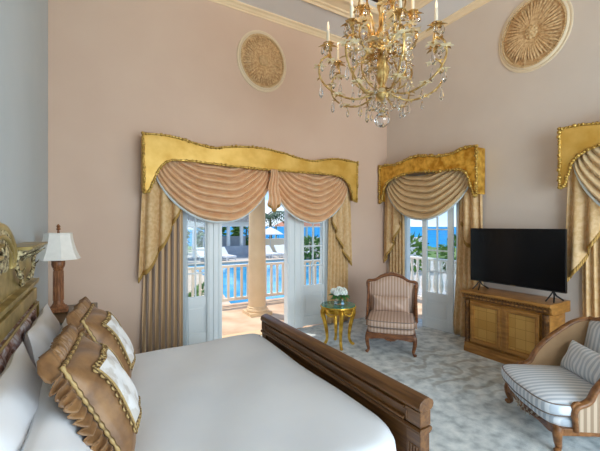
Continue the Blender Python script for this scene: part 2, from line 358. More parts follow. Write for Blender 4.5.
# tray ceiling
cx0, cx1, cy0, cy1 = 1.0, 4.16, -1.2, 3.78
cb = MB()
cb.box(0, XB, cy1, YA, ZC, ZC + .1); cb.box(0, XB, YR, cy0, ZC, ZC + .1); cb.box(0, cx0, cy0, cy1, ZC, ZC + .1); cb.box(cx1, XB, cy0, cy1, ZC, ZC + .1)
ceil_o = struct(cb.build('ceiling', CEIL, smooth=0), 'pale ceiling round a dark wooden recess')
rc = MB()
rc.box(cx0, cx1, cy0, cy1, ZC + .45, ZC + .5)
rc.box(cx0 - .03, cx0, cy0, cy1, ZC + .1, ZC + .5); rc.box(cx1, cx1 + .03, cy0, cy1, ZC + .1, ZC + .5); rc.box(cx0, cx1, cy0 - .03, cy0, ZC + .1, ZC + .5); rc.box(cx0, cx1, cy1, cy1 + .03, ZC + .1, ZC + .5)
rc.build('ceiling_recess', DARKWOOD, ceil_o, smooth=0)
def ring_moulding(name, x0, x1, y0, y1, prof, m, label):
    """profile (inset from rectangle, z) swept round a rectangle"""
    b = MB(); n = len(prof); vs = []
    for d, z in prof: vs += [(x0 + d, y0 + d, z), (x1 - d, y0 + d, z), (x1 - d, y1 - d, z), (x0 + d, y1 - d, z)]
    fs = [(i * 4 + k, i * 4 + (k + 1) % 4, ((i + 1) % n) * 4 + (k + 1) % 4, ((i + 1) % n) * 4 + k) for i in range(n) for k in range(4)]
    b.add(vs, fs); return struct(b.build(name, m, smooth=20), label)
ring_moulding('trim_1', 0, XB, YR, YA, [(0, ZC - .075), (.012, ZC - .075), (.016, ZC - .055), (.03, ZC - .05), (.05, ZC - .03), (.085, ZC - .016), (.09, ZC), (0, ZC)], CREAM, 'cream crown moulding')
ring_moulding('trim_2', .62, XB - .64, YR + .62, YA - .6, [(0, ZC), (0, ZC - .03), (.03, ZC - .045), (.06, ZC - .03), (.1, ZC - .03), (.12, ZC - .02), (.27, ZC - .02), (.29, ZC - .04), (.33, ZC - .05), (.37, ZC - .03), (.38, ZC)], CREAM, 'cream ceiling border round the recess')
for nm, a in (('baseboard_back', ((.0, 1.36, YA - .018, YA), (3.90, XB, YA - .018, YA))), ('baseboard_right', ((XB - .018, XB, YR, .04), (XB - .018, XB, 1.6, 3.18), (XB - .018, XB, 4.46, YA))), ('baseboard_left', ((0, .018, YR, YA),))):
    b = MB()
    for q in a: b.box(*q, 0, .11)
    struct(b.build(nm, PLASTER if 'back' in nm else PLASTER_B if 'right' in nm else PLASTER_L, smooth=0, bevel=.004), 'low painted baseboard')

# carpet scroll figure woven darker into the carpet is part of the carpet material

# ------------------------------------------------------------------ french doors
def leaf(parent, w_, h_, glass_x, zg0, zg1, cols, rows, y0, y1, handle=None, mat_=WHITE_PAINT):
    """door leaf in local coords x 0..w_, y thickness, z 0..h_; glass_x = (gx0, gx1)"""
    g0, g1 = glass_x; b = MB()
    b.box(0, g0, y0, y1, 0, h_); b.box(g1, w_, y0, y1, 0, h_); b.box(g0, g1, y0, y1, zg1, h_); b.box(g0, g1, y0, y1, zg0 - .12, zg0)
    b.box(g0, g1, y0, y1, 0, .16); ym = (y0 + y1) / 2
    b.box(g0, g1, ym - .008, ym + .008, .16, zg0 - .12)
    b.box(g0 + .03, g1 - .03, ym - .014, ym + .014, .2, zg0 - .16)
    for k in range(1, cols): x = lerp(g0, g1, k / cols); b.box(x - .010, x + .010, ym - .014, ym + .014, zg0, zg1)
    for k in range(1, rows): z = lerp(zg0, zg1, k / rows); b.box(g0, g1, ym - .0135, ym + .0135, z - .010, z + .010)
    o = b.build('door_leaf', mat_, parent, smooth=0, bevel=.003)
    box(g0, g1, ym - .003, ym + .003, zg0, zg1).build('glass_pane', PANE, o, smooth=0)
    if handle:
        hx, hz = handle; h = MB()
        h.box(hx - .012, hx + .012, y0 - .008, y0, hz - .09, hz + .09); h.tube([(hx, y0, hz), (hx, y0 - .04, hz), (hx, y0 - .045, hz + .0), (hx + .09, y0 - .045, hz)], .007)
        h.build('door_handle', BRASS, o)
    return o
d1 = sempty('door_1', (0, YA, 0)); d1['label'] = 'wide white terrace doors with glazed side panels'
fb = MB()
fb.box(1.42, 1.46, 0, T, 0, 2.42); fb.box(3.80, 3.84, 0, T, 0, 2.42); fb.box(1.46, 3.80, .0, T, 2.38, 2.42)
fb.box(1.34, 1.43, -.02, 0, 0, 2.5); fb.box(3.83, 3.92, -.02, 0, 0, 2.5); fb.box(1.43, 3.83, -.02, 0, 2.41, 2.5)
fb.build('door_frame', WHITE_PAINT, d1, smooth=0, bevel=.003)
for x0, x1 in ((1.79, 2.0), (3.06, 3.35)):
    p = MB(); p.box(x0, x1, .03, .15, 0, 2.38)
    p.box(x0 + .02, x0 + .05, .02, .16, 0, 2.38); p.box(x1 - .05, x1 - .02, .02, .16, 0, 2.38); p.box((x0 + x1) / 2 - .02, (x0 + x1) / 2 + .02, .014, .166, 0, 2.38)
    p.build('door_post', WHITE_PAINT, d1, smooth=0, bevel=.004)
lf = leaf(d1, .325, 2.37, (.05, .305), .66, 2.27, 2, 5, .06, .105); lf.location = (1.463, 0, .005)
lf = leaf(d1, .445, 2.37, (.03, .40), .66, 2.27, 2, 5, .06, .105); lf.location = (3.352, 0, .005)
box(2.0, 3.06, 0, T, 0, .02).build('door_threshold', COLSTONE, d1, smooth=0)

d2 = sempty('door_2', (XB, 0, 0)); d2['label'] = 'white glazed door beside the television'
fb = MB()
fb.box(0, T, 3.24, 3.28, 0, 2.42); fb.box(0, T, 4.36, 4.40, 0, 2.42); fb.box(0, T, 3.28, 4.36, 2.38, 2.42)
fb.box(-.02, 0, 3.16, 3.25, 0, 2.5); fb.box(-.02, 0, 4.39, 4.48, 0, 2.5); fb.box(-.02, 0, 3.25, 4.39, 2.41, 2.5)
fb.build('door_frame', WHITE_PAINT, d2, smooth=0, bevel=.003)
lf = leaf(d2, .52, 2.36, (.085, .44), .57, 2.25, 2, 5, -.02, .02, handle=(.49, 1.02)); lf.location = (-.035, 3.30, .01)
lf.rotation_euler = (0, 0, PI / 2 + .13)
struct(lf)
d3 = sempty('door_3', (XB, 0, 0)); d3['label'] = 'white glazed door behind the armchair curtains'
fb = MB()
fb.box(0, T, .1, .14, 0, 2.42); fb.box(0, T, 1.51, 1.55, 0, 2.42); fb.box(0, T, .14, 1.51, 2.38, 2.42)
fb.build('door_frame', WHITE_PAINT, d3, smooth=0)
for yy in (.15, .835):
    lf = leaf(d3, .67, 2.36, (.1, .57), .57, 2.25, 2, 5, -.02, .02); lf.location = (.1, yy, .01); lf.rotation_euler = (0, 0, PI / 2)

# ------------------------------------------------------------------ wall medallions
def medallion(label, c, ax, rh, rv, nrm):
    """ax = unit vector along wall, nrm = into the room"""
    t = thing('wall_medallion', label, 'wall medallion', c, 0, None)
    A = Vector(ax); N = Vector(nrm); Z = Vector((0, 0, 1))
    P = lambda a, r, h: A * (rh * r * math.cos(a)) + Z * (rv * r * math.sin(a)) + N * h
    def ring(prof, n=72): return MB().grid(lambda u, v: P(2 * PI * u, *prof[round(v * (len(prof) - 1))]), n, len(prof) - 1, cu=True)
    ring([(1.0, .0), (1.0, .012), (.975, .018), (.95, .012), (.93, .012), (.91, .03), (.885, .034), (.865, .02), (.84, .014), (.84, 0)]).build('rim', STUCCO_W, t, smooth=60)
    n = 60; b = MB()
    b.grid(lambda u, v: P(2 * PI * u, lerp(.845, .02, v), .012 + .012 * math.sin(PI * v)), n, 6, cu=True)
    random.seed(int(c[1] * 10))
    for k in range(48):
        a = 2 * PI * (k + random.uniform(-.15, .15)) / 48; r1 = random.uniform(.7, .83); r0 = .16
        pts = [P(a + .02 * math.sin(i), lerp(r0, r1, i / 4), .03 + .02 * math.sin(PI * i / 4)) for i in range(5)]
        b.tube(pts, [.007, .013, .016, .018, .006], 5)
    b.build('ray_disc', STUCCO_D, t, smooth=60)
    b = MB()
    for k in range(90):
        q = P(2 * PI * k / 90, .845, .022); b.ball(q, .018, 6, 4)
    b.build('bead_border', STUCCO, t, smooth=60)
    b = MB()
    for rr, nn in ((0, 1), (.07, 6), (.13, 9)):
        for k in range(nn): b.ball(P(2 * PI * k / nn, rr, .055 - rr * .1), .026, 6, 5)
    b.build('boss', STUCCO, t, smooth=60)
    return t
medallion('round carved plaster sunburst medallion high above the wide terrace doors', (2.61, YA, 4.115), (1, 0, 0), .405, .455, (0, -1, 0))
medallion('round carved plaster sunburst medallion on the wall above the television', (XB, 2.21, 4.06), (0, 1, 0), .425, .475, (-1, 0, 0))

# ------------------------------------------------------------------ pelmets
def dense(poly, step=.05):
    out = []
    for (a, b), (c, d) in zip(poly, poly[1:]):
        n = max(1, int(math.hypot(c - a, d - b) / step))
        for i in range(n): out.append((lerp(a, c, i / n), lerp(b, d, i / n)))
    out.append(poly[-1]); return out
def smooth_line(pts, n=5): return [(p.x, p.y) for p in spline([(a, b, 0) for a, b in pts], n)]
def pelmet(label, top, bot, fn, depth, m, lumps):
    """top/bot outlines left to right as (a, z); fn(a, z, d) -> world, d = distance from front face back to the wall"""
    t = thing('pelmet', label, 'pelmet')
    tp, bt = smooth_line(top), smooth_line(bot)
    poly = tp + bt[::-1]
    MB().prism(poly, fn, 0, .025).build('front_board', m, t, smooth=25)
    a0, a1 = tp[0][0], tp[-1][0]; g = 1 if a1 > a0 else -1
    for a, s, z0, z1 in ((a0, g, bt[0][1] + .02, tp[0][1] - .01), (a1, -g, bt[-1][1] + .02, tp[-1][1] - .01)):
        MB().prism([(a, z0), (a + s * .022, z0), (a + s * .022, z1), (a, z1)], fn, .025, depth).build('side_return', m, t, smooth=0)
    top_b = MB(); zt = min(z for _, z in tp) - .05
    top_b.prism([(a0 + g * .022, zt - .02), (a1 - g * .022, zt - .02), (a1 - g * .022, zt), (a0 + g * .022, zt)], fn, .025, depth); top_b.build('top_board', m, t, smooth=0)
    loop = dense(poly + [poly[0]], .04)
    tr = MB(); tr.tube([fn(a, z, -.004) for a, z in loop], .013, 6)
    random.seed(3)
    for i, (a, z) in enumerate(loop[::1]):
        r = random.uniform(.012, .024) * lumps
        tr.ball(fn(a + random.uniform(-.006, .006), z + random.uniform(-.006, .006), -.010), r, 6, 4)
    tr.build('carved_border', GOLDTRIM, t, smooth=60)
    return t
fnA = lambda a, z, d: (a, 4.50 + d, z)
topA = [(.945, 2.757), (1.2, 2.765), (1.40, 2.743), (1.62, 2.70), (1.80, 2.68), (2.0, 2.715), (2.30, 2.752), (2.60, 2.75), (2.85, 2.722), (3.12, 2.675), (3.36, 2.655), (3.60, 2.70), (3.85, 2.735), (4.26, 2.715)]
botA = [(.955, 2.055), (1.01, 2.07), (1.065, 2.2), (1.14, 2.36), (1.25, 2.455), (1.45, 2.475), (1.97, 2.462), (2.6, 2.455), (3.17, 2.462), (3.75, 2.465), (3.95, 2.43), (4.07, 2.33), (4.14, 2.17), (4.17, 2.07), (4.25, 2.055)]
pelmet('wide gold shaped pelmet over the terrace doors', topA, botA, fnA, .208, GOLDCLOTH, 1.0)
fnB = lambda a, z, d: (4.95 + d, a, z)
topB = [(4.685, 2.735), (4.5, 2.735), (4.30, 2.71), (4.05, 2.758), (3.80, 2.778), (3.60, 2.745), (3.45, 2.712), (3.25, 2.702), (3.06, 2.742), (2.93, 2.752), (2.815, 2.738)]
botB = [(4.685, 2.07), (4.64, 2.09), (4.60, 2.22), (4.55, 2.36), (4.42, 2.455), (4.15, 2.51), (3.80, 2.52), (3.45, 2.478), (3.17, 2.465), (3.03, 2.44), (2.95, 2.35), (2.885, 2.18), (2.85, 2.07), (2.815, 2.065)]
pelmet('gold shaped pelmet over the door left of the television', topB, botB, fnB, .198, GOLDLEAF, 1.35)
sh = lambda L: [(a - 2.85, z) for a, z in L]
pelmet('gold shaped pelmet right of the television, above the armchair', sh(topB), sh(botB), fnB, .198, GOLDCLOTH, 1.0)

# ------------------------------------------------------------------ swags, jabots, curtains
def swag(label, a0, a1, zt0, zt1, zlow, fn, m, folds=7, seed=0, hem=True, group=None, bulge=.05):
    t = thing('swag', label, 'swag drape', group=group)
    def S(u, v, off=0):
        c = 4 * u * (1 - u); cc = max(c, 0) ** .68
        zt = lerp(zt0, zt1, u) + .14
        dep = zt - zlow; w_ = v + .012 * math.sin(5.3 * PI * u + seed)
        z = zt - lerp(.16, 1, v) * dep * cc - .26 * v * (1 - cc)
        fold = abs(math.sin(PI * (folds * max(w_, 0) ** .92 + .15 * math.sin(2 * PI * u + seed))))
        amp = .085 * (.35 + .65 * cc) * (1 if v < .97 else .5)
        z -= .018 * fold * cc
        ins = (a1 - a0) * .17 * (1 - v) ** 1.3; a = lerp(a0 + ins, a1 - ins, u)
        return fn(a, z, .10 - bulge * v * c - amp * fold)
    MB().grid(lambda u, v: S(u, v), 72, 120).build('cloth', m, t, smooth=180, solid=.004)
    if hem:
        MB().tube([S(i / 60, 1.0) for i in range(61)], .015, 6).build('hem_cord', LINING, t, smooth=60)
    return t
swag('left peach swag draped under the wide gold pelmet', 1.09, 2.70, 2.46, 2.50, 1.70, fnA, PEACH, 8, 0, group=None)
swag('right peach swag draped under the wide gold pelmet', 2.66, 4.13, 2.50, 2.44, 1.70, fnA, PEACH, 8, 1.5, group=None)
swag('beige swag draped under the gold pelmet beside the television', 4.60, 2.95, 2.47, 2.46, 1.75, fnB, BEIGE, 7, .7)
swag('beige swag at the right edge, above the armchair', 1.74, .1, 2.47, 2.46, 1.60, fnB, BEIGE, 7, .2)

def jabot(label, a0, a1, ztop, zo, zi, fn, pleats, m, d0=.115):
    """cascade tail: a0 outer edge (long, bottom zo), a1 inner edge (short, bottom zi)"""
    t = thing('jabot', label, 'curtain tail')
    def S(u, v, ex=0):
        zb = zo + (zi - zo) * (u ** 1.25) + .035 * math.sin(2 * PI * pleats * u)
        z = lerp(ztop, zb - ex, v)
        fl = .55 + .45 * v
        a = lerp(a0 + (a0 - a1) * .14 * v * (1 - u), a1, u) + (a1 - a0) * .05 * math.sin(2 * PI * pleats * u + .6) * fl
        d = d0 + .045 * math.sin(2 * PI * pleats * u) * fl
        return fn(a, z, d)
    MB().grid(lambda u, v: S(u, v), 60, 30).build('cloth', m, t, smooth=180, solid=.004)
    fr = MB(); N = 70
    fr.grid(lambda u, v: S(u, 1, -.012 + .06 * v), N, 2)
    f = fr.build('fringe', FRINGE, t, smooth=180, solid=.012)
    return t
jabot('long fringed tan tail at the left end of the wide pelmet', .955, 1.40, 2.50, .99, 1.90, fnA, 3, TAN)
jabot('fringed tan tail at the right end of the wide pelmet', 4.20, 3.83, 2.45, 1.0, 1.72, fnA, 3, TAN)
jabot('fringed tail at the left of the door beside the television, near the corner', 4.665, 4.30, 2.45, 1.0, 1.72, fnB, 2.5, TAN)
jabot('fringed tail beside the upper left corner of the television', 2.84, 3.14, 2.45, 1.02, 1.70, fnB, 2.5, TAN)
jabot('fringed tail hanging just right of the television', 1.80, 1.46, 2.45, 1.02, 1.75, fnB, 2.5, TAN)

def panel(label, a0t, a1t, a0b, a1b, ztop, fn, n, m, d0=.172, amp=.022, zb=.0):
    t = thing('curtain', label, 'curtain')
    def S(u, v):
        k = v ** 1.6
        a = lerp(lerp(a0t, a1t, u), lerp(a0b, a1b, u), k)
        d = d0 + amp * math.sin(2 * PI * n * u + .5 * math.sin(2.2 * v)) * (.8 + .3 * v)
        return fn(a, lerp(ztop, zb + .012, v), d)
    MB().grid(S, int(n * 16), 24).build('cloth', m, t, smooth=180, solid=.004); return t
panel('striped floor length curtain at the left of the terrace doors, behind the bed', 1.0, 1.44, .93, 1.44, 2.44, fnA, 6.5, STRIPE)
panel('tan floor length curtain at the right of the terrace doors, behind the side table', 3.80, 4.20, 3.76, 4.20, 2.44, fnA, 6, TAN)
panel('tan floor length curtain in the corner behind the slipper chair', 4.63, 4.26, 4.62, 4.24, 2.44, fnB, 5, TAN, d0=.172)
panel('tan floor length curtain between the glazed door and the cabinet', 3.19, 2.84, 3.32, 2.82, 2.44, fnB, 5, TAN, d0=.172)
panel('tan floor length curtain behind the far arm of the armchair', 1.70, 1.36, 1.68, 1.30, 2.44, fnB, 5, TAN, d0=.172)
def sheer(label, a0, a1, fn, d0):
    t = thing('sheer_curtain', label, 'sheer curtain')
    MB().grid(lambda u, v: fn(lerp(a0, a1, u) + .03 * v * u, lerp(2.38, .015, v), d0 + .012 * math.sin(2 * PI * 5 * u)), 50, 8).build('cloth', SHEER, t, smooth=180); return t
sheer('white sheer curtain at the left edge of the terrace doors', 1.42, 1.50, fnA, .207)
sheer('white sheer curtain at the left of the side door', 4.27, 4.19, fnB, .185)
sheer('white sheer curtain at the right of the side door', 3.36, 3.31, fnB, .175)
# tassel ornament between the two swags
t = thing('tassel', 'small gathered tail hanging between the two peach swags', 'tassel', (2.68, 4.47, 0))
b = MB(); b.grid(lambda u, v: ((u - .5) * (.10 + .10 * v) + .012 * math.sin(9 * v), .02 * math.sin(2 * PI * 3 * u), lerp(2.46, 1.98 - .10 * (1 - abs(2 * u - 1)), v)), 24, 12)
b.build('cloth', PEACH, t, smooth=180, solid=.01)
MB().grid(lambda u, v: ((u - .5) * .2, .02 * math.sin(2 * PI * 3 * u), 1.98 - .10 * (1 - abs(2 * u - 1)) - .04 * v), 24, 2).build('fringe', FRINGE, t, smooth=180, solid=.012)

# ------------------------------------------------------------------ bed
BY0, BY1 = 1.10, 3.05; BC = (BY0 + BY1) / 2
bed = thing('bed', 'large bed with carved gilt headboard and dark wooden footboard', 'bed', (0, 0, 0))
hb = MB(); hb.box(.02, .075, BY0 - .02, BY1 + .03, .0, 1.28); hb.build('headboard', GILT, bed, smooth=0, bevel=.004)
hp = bed.children[0]
# frieze, cornice, arch
b = MB(); b.box(.02, .07, BY0 - .02, BY1 + .03, 1.28, 1.45); b.build('frieze', GILT, hp, smooth=0)
yz = lambda x: (lambda a, c, d: (d, a, c))
prof = [(.02, 1.44), (.085, 1.44), (.10, 1.455), (.105, 1.475), (.135, 1.495), (.14, 1.512), (.02, 1.512)]
for y0, y1 in ((BY0 - .05, BC - .33), (BC + .33, BY1 + .065)): MB().prism(prof, lambda a, c, d: (a, d, c), y0, y1).build('cornice', GILTCARVE, hp, smooth=25)
for y0, y1 in ((BY0 - .06, BC - .33), (BC + .33, BY1 + .075)): MB().prism([(.02, 1.512), (.15, 1.512), (.16, 1.522), (.155, 1.532), (.02, 1.532)], lambda a, c, d: (a, d, c), y0, y1).build('cornice_cap', GILT, hp, smooth=25, bevel=.003)
def arc(r, n=24, a0=0, a1=PI): return [(BC + r * math.cos(lerp(a0, a1, i / n)), 1.43 + .62 * r * math.sin(lerp(a0, a1, i / n))) for i in range(n + 1)]
MB().prism(arc(.34), lambda a, c, d: (d, a, c), .02, .085).build('arch_panel', GILTCARVE, hp, smooth=25)
b = MB()
for r, x, rr in ((.345, .075, .022), (.27, .088, .012), (.20, .09, .012)): b.tube([(x, a, c) for a, c in arc(r)], rr, 8)
b.build('arch_moulding', GILT, hp, smooth=60)
b = MB()
for i in range(26):
    a = PI * (i + .5) / 26; y, z = BC + .235 * math.cos(a), 1.43 + .62 * .235 * math.sin(a) + .015
    b.leaf((.085, y, z), (.35, math.cos(a), math.sin(a)), .075, .035, .6, up=(1, 0, 0))
for k in range(9):
    a = PI * (k + .5) / 9; b.leaf((.085, BC, 1.44), (.4, math.cos(a), .7 * math.sin(a)), .12, .045, .4, up=(1, 0, 0))
b.build('arch_carving', GILTCARVE, hp, smooth=60)
b = MB()
for y0, y1, n in ((BC + .36, BY1 + .06, 18), (BY0 - .05, BC - .36, 18)):
    for i in range(n):
        y = lerp(y0, y1, (i + .5) / n); b.leaf((.098, y, 1.448), (.55, .3, .85), .06, .035, -.3, up=(1, 0, 0))
b.build('cornice_leaves', GILTCARVE, hp, smooth=60)
for yc, s in ((BY1 - .12, 1), (BC + .42, -1), (BY0 + .12, -1)):
    b = MB(); pts = spline([(.082, yc - .10 * s, 1.30), (.095, yc - .04 * s, 1.34), (.095, yc + .02 * s, 1.36), (.09, yc + .05 * s, 1.40), (.09, yc + .09 * s, 1.44)], 5); b.tube(pts, .012, 6)
    for k in range(7):
        p = pts[int(k * (len(pts) - 1) / 6)]; b.leaf(p, (.5, math.cos(k * 2) * .8, math.sin(k * 2.3)), .05, .026, .4, up=(1, 0, 0))
    b.build('scroll_carving', GILTCARVE, hp, smooth=60)
prof = [(.02, 1.215), (.075, 1.215), (.082, 1.23), (.105, 1.24), (.112, 1.26), (.112, 1.272), (.02, 1.282)]
MB().prism(prof, lambda a, c, d: (a, d, c), BY0 - .03, BY1 + .045).build('moulding', GILT, hp, smooth=25)
b = MB(); b.box(.07, .10, BY0 - .02, BY1 + .03, 1.12, 1.21); b.box(.07, .10, BY1 - .06, BY1 + .03, .3, 1.12); b.box(.07, .10, BY0 - .02, BY0 + .07, .3, 1.12)
b.build('panel_frame', GILT, hp, smooth=0, bevel=.008)
def tuft(u, v):
    y = lerp(BY0 + .07, BY1 - .06, u); z = lerp(.45, 1.12, v)
    edge = min(u, 1 - u, v, 1 - v); e = min(1, edge / .06) ** .5
    q = abs(math.sin(PI * 5 * u + PI * 3 * v)) * abs(math.sin(PI * 5 * u - PI * 3 * v))
    return (.078 + .055 * e * (.5 + .5 * q ** .6), y, z)
MB().grid(tuft, 90, 40).build('upholstered_panel', FLORAL, hp, smooth=180)
MB().tube([(.115, BY1 - .055, .5), (.115, BY1 - .055, 1.115), (.115, BY0 + .065, 1.115), (.115, BY0 + .065, .5)], .008, 6).build('piping', GILT, hp)
# footboard
FX0, FX1 = 1.825, 1.90
fo = box(FX0 + .025, FX1 - .02, BY0 + .06, BY1 - .02, .06, .70).build('footboard', WOODBED, bed, smooth=0)
prof = [(FX0 + .005, .735), (FX0 - .005, .742), (FX0 - .012, .755), (FX0 - .008, .772), (FX0 + .0, .785), (FX0 + .025, .797), (FX0 + .06, .800), (FX1 - .01, .795), (FX1 + .012, .782), (FX1 + .02, .765), (FX1 + .015, .748), (FX1, .735)]
MB().prism(prof, lambda a, c, d: (a, d, c), BY0 + .035, BY1 - .035).build('cap_rail', WOODBED, fo, smooth=25, bevel=.003)
b = MB(); b.box(FX0 + .008, FX1 - .008, BY0 + .045, BY1 - .045, .652, .737)
b.box(FX0 - .010, FX0 + .01, BY0 + .14, BY1 - .14, .716, .730); b.box(FX0 - .010, FX0 + .01, BY0 + .14, BY1 - .14, .660, .674); b.box(FX0 - .004, FX0 + .01, BY0 + .12, BY0 + .13, .672, .718); b.box(FX0 - .004, FX0 + .01, BY1 - .06, BY1 - .05, .672, .718)
b.build('frieze', WOODBED, fo, smooth=0, bevel=.003)
b = MB(); b.prism([(FX0 + .012, .622), (FX0 - .004, .632), (FX0 - .008, .642), (FX0 - .002, .653), (FX1 + .002, .653), (FX1 + .008, .642), (FX1 + .004, .632), (FX1 - .012, .622)], lambda a, c, d: (a, d, c), BY0 + .035, BY1 - .03)
b.build('bead_moulding', WOODBED, fo, smooth=30)
for y0, y1 in ((BY0 + .042, BY0 + .13), (BY1 - .12, BY1 - .04)):
    b = MB(); b.box(FX0 + .004, FX1 - .004, y0, y1, .05, .625)
    for k in range(4): yy = lerp(y0, y1, (k + 1) / 5); b.box(FX0 - .002, FX1 + .002, yy - .006, yy + .006, .08, .56)
    b.box(FX0 - .004, FX1 + .004, y0 - .006, y1 + .006, 0, .055); b.box(FX0 + .0, FX1 + .0, y0 - .004, y1 + .004, .66, .734)
    b.build('post', WOODBED, fo, smooth=0, bevel=.003)
for y0, y1 in ((BY0 + .02, BY0 + .06), (BY1 - .03, BY1 + .01)): box(.1, FX0 + .02, y0, y1, .12, .34).build('side_rail', WOODBED, bed, smooth=0, bevel=.004)
mt = MB(); mt.box(.135, FX0 - .16, BY0 + .16, BY1 - .12, .2, .59); mt.build('mattress', LINEN, bed, smooth=0, bevel=.05)
# duvet
def rrect(x0, x1, y0, y1, r, n=12):
    out = []
    for sx, sy, a, r_ in ((1, 1, 0, .07), (-1, 1, PI / 2, .1), (-1, -1, PI, .1), (1, -1, 1.5 * PI, r)):
        cx = x1 - r_ if sx > 0 else x0 + r_; cy = y1 - r_ if sy > 0 else y0 + r_
        for i in range(n + 1): q = a + PI / 2 * i / n; out.append((cx + r_ * math.cos(q), cy + r_ * math.sin(q)))
    return out
DX0, DX1, DY0, DY1 = .14, FX0 - .02, BY0 + .035, BY1 + .005
def seg(pts, m):
    out = []
    for i in range(len(pts)):
        a, b_ = pts[i], pts[(i + 1) % len(pts)]; d = math.hypot(b_[0] - a[0], b_[1] - a[1]); k = max(1, int(d / .06))
        for j in range(k): out.append((lerp(a[0], b_[0], j / k), lerp(a[1], b_[1], j / k)))
    return out
base = seg(rrect(DX0, DX1, DY0, DY1, .24), 0); cxm, cym = (DX0 + DX1) / 2, (DY0 + DY1) / 2
db = MB(); vs = []; rings = [(k / 14, None) for k in range(1, 14)]
prof = [(.10, .0), (.07, -.004), (.045, -.014), (.022, -.034), (.006, -.066), (.0, -.11), (.0, -.2), (-.008, -.32)]
R = []
def wob(x, y): return .005 * math.sin(5 * x + 2 * y) * math.sin(3.3 * y - x) + .003 * math.sin(11 * x - 7 * y)
for k in range(1, 14):
    R.append([(cxm + (x - cxm) * k / 14 * .93, cym + (y - cym) * k / 14 * .93, .642 + wob(cxm + (x - cxm) * k / 14, cym + (y - cym) * k / 14)) for x, y in base])
for ins, dz in prof:
    f = []
    for x, y in base:
        dx, dy = cxm - x, cym - y; L = max(abs(dx), abs(dy)); L2 = math.hypot(dx, dy)
        f.append((x + dx / L2 * ins, y + dy / L2 * ins, .642 + dz + wob(x, y) * (1 if dz > -.05 else .3)))
    R.append(f)
n = len(base)
for r_ in R: vs += r_
db.add(vs, [(i * n + k, i * n + (k + 1) % n, (i + 1) * n + (k + 1) % n, (i + 1) * n + k) for i in range(len(R) - 1) for k in range(n)] + [tuple(range(n))])
duvet = db.build('duvet', LINEN, smooth=180); tag(duvet, 'smooth white duvet spread over the bed', 'duvet')

# pillows
def pillow_z(u, v, p=2.6): return (max(0, 1 - abs(u) ** p) * max(0, 1 - abs(v) ** p)) ** .55
def pillow_mb(w_, h_, t_, n=26, sag=.06):
    b = MB()
    for sgn in (1, -1):
        def S(a, c, sgn=sgn):
            u, v = 2 * a - 1, 2 * c - 1; uu = math.sin(u * PI / 2) * .5 + u * .5; vv = math.sin(v * PI / 2) * .5 + v * .5
            x = uu * w_ / 2 * (1 - sag * (1 - vv * vv)); y = vv * h_ / 2 * (1 - sag * (1 - uu * uu))
            return (x, y, sgn * t_ / 2 * pillow_z(uu, vv) + .004 * math.sin(9 * uu + 5 * vv))
        b.grid(S, n, n)
    return b
def pillow(label, c, wd, up, w_, h_, t_):
    o = pillow_mb(w_, h_, t_).build('pillow', PILLOWC, smooth=180); o.matrix_world = frame_matrix(c, wd, up)
    return tag(o, label, 'pillow', None)
pillow('white pillow leaning on the far end of the headboard panel', (.225, 2.54, .87), (.0, 1, 0), (-.22, 0, .97), .78, .50, .15)
pillow('white pillow at the left edge, leaning on the headboard', (.225, 1.62, .87), (.0, 1, 0), (-.22, 0, .97), .80, .50, .15)
pillow('white pillow lying low behind the nearer ruffled cushion', (.375, 1.60, .80), (-.04, 1, 0), (-.5, 0, .86), .76, .42, .16)
pillow('white pillow half hidden behind the farther ruffled cushion', (.365, 2.55, .81), (.0, 1, 0), (-.42, 0, .9), .74, .42, .15)
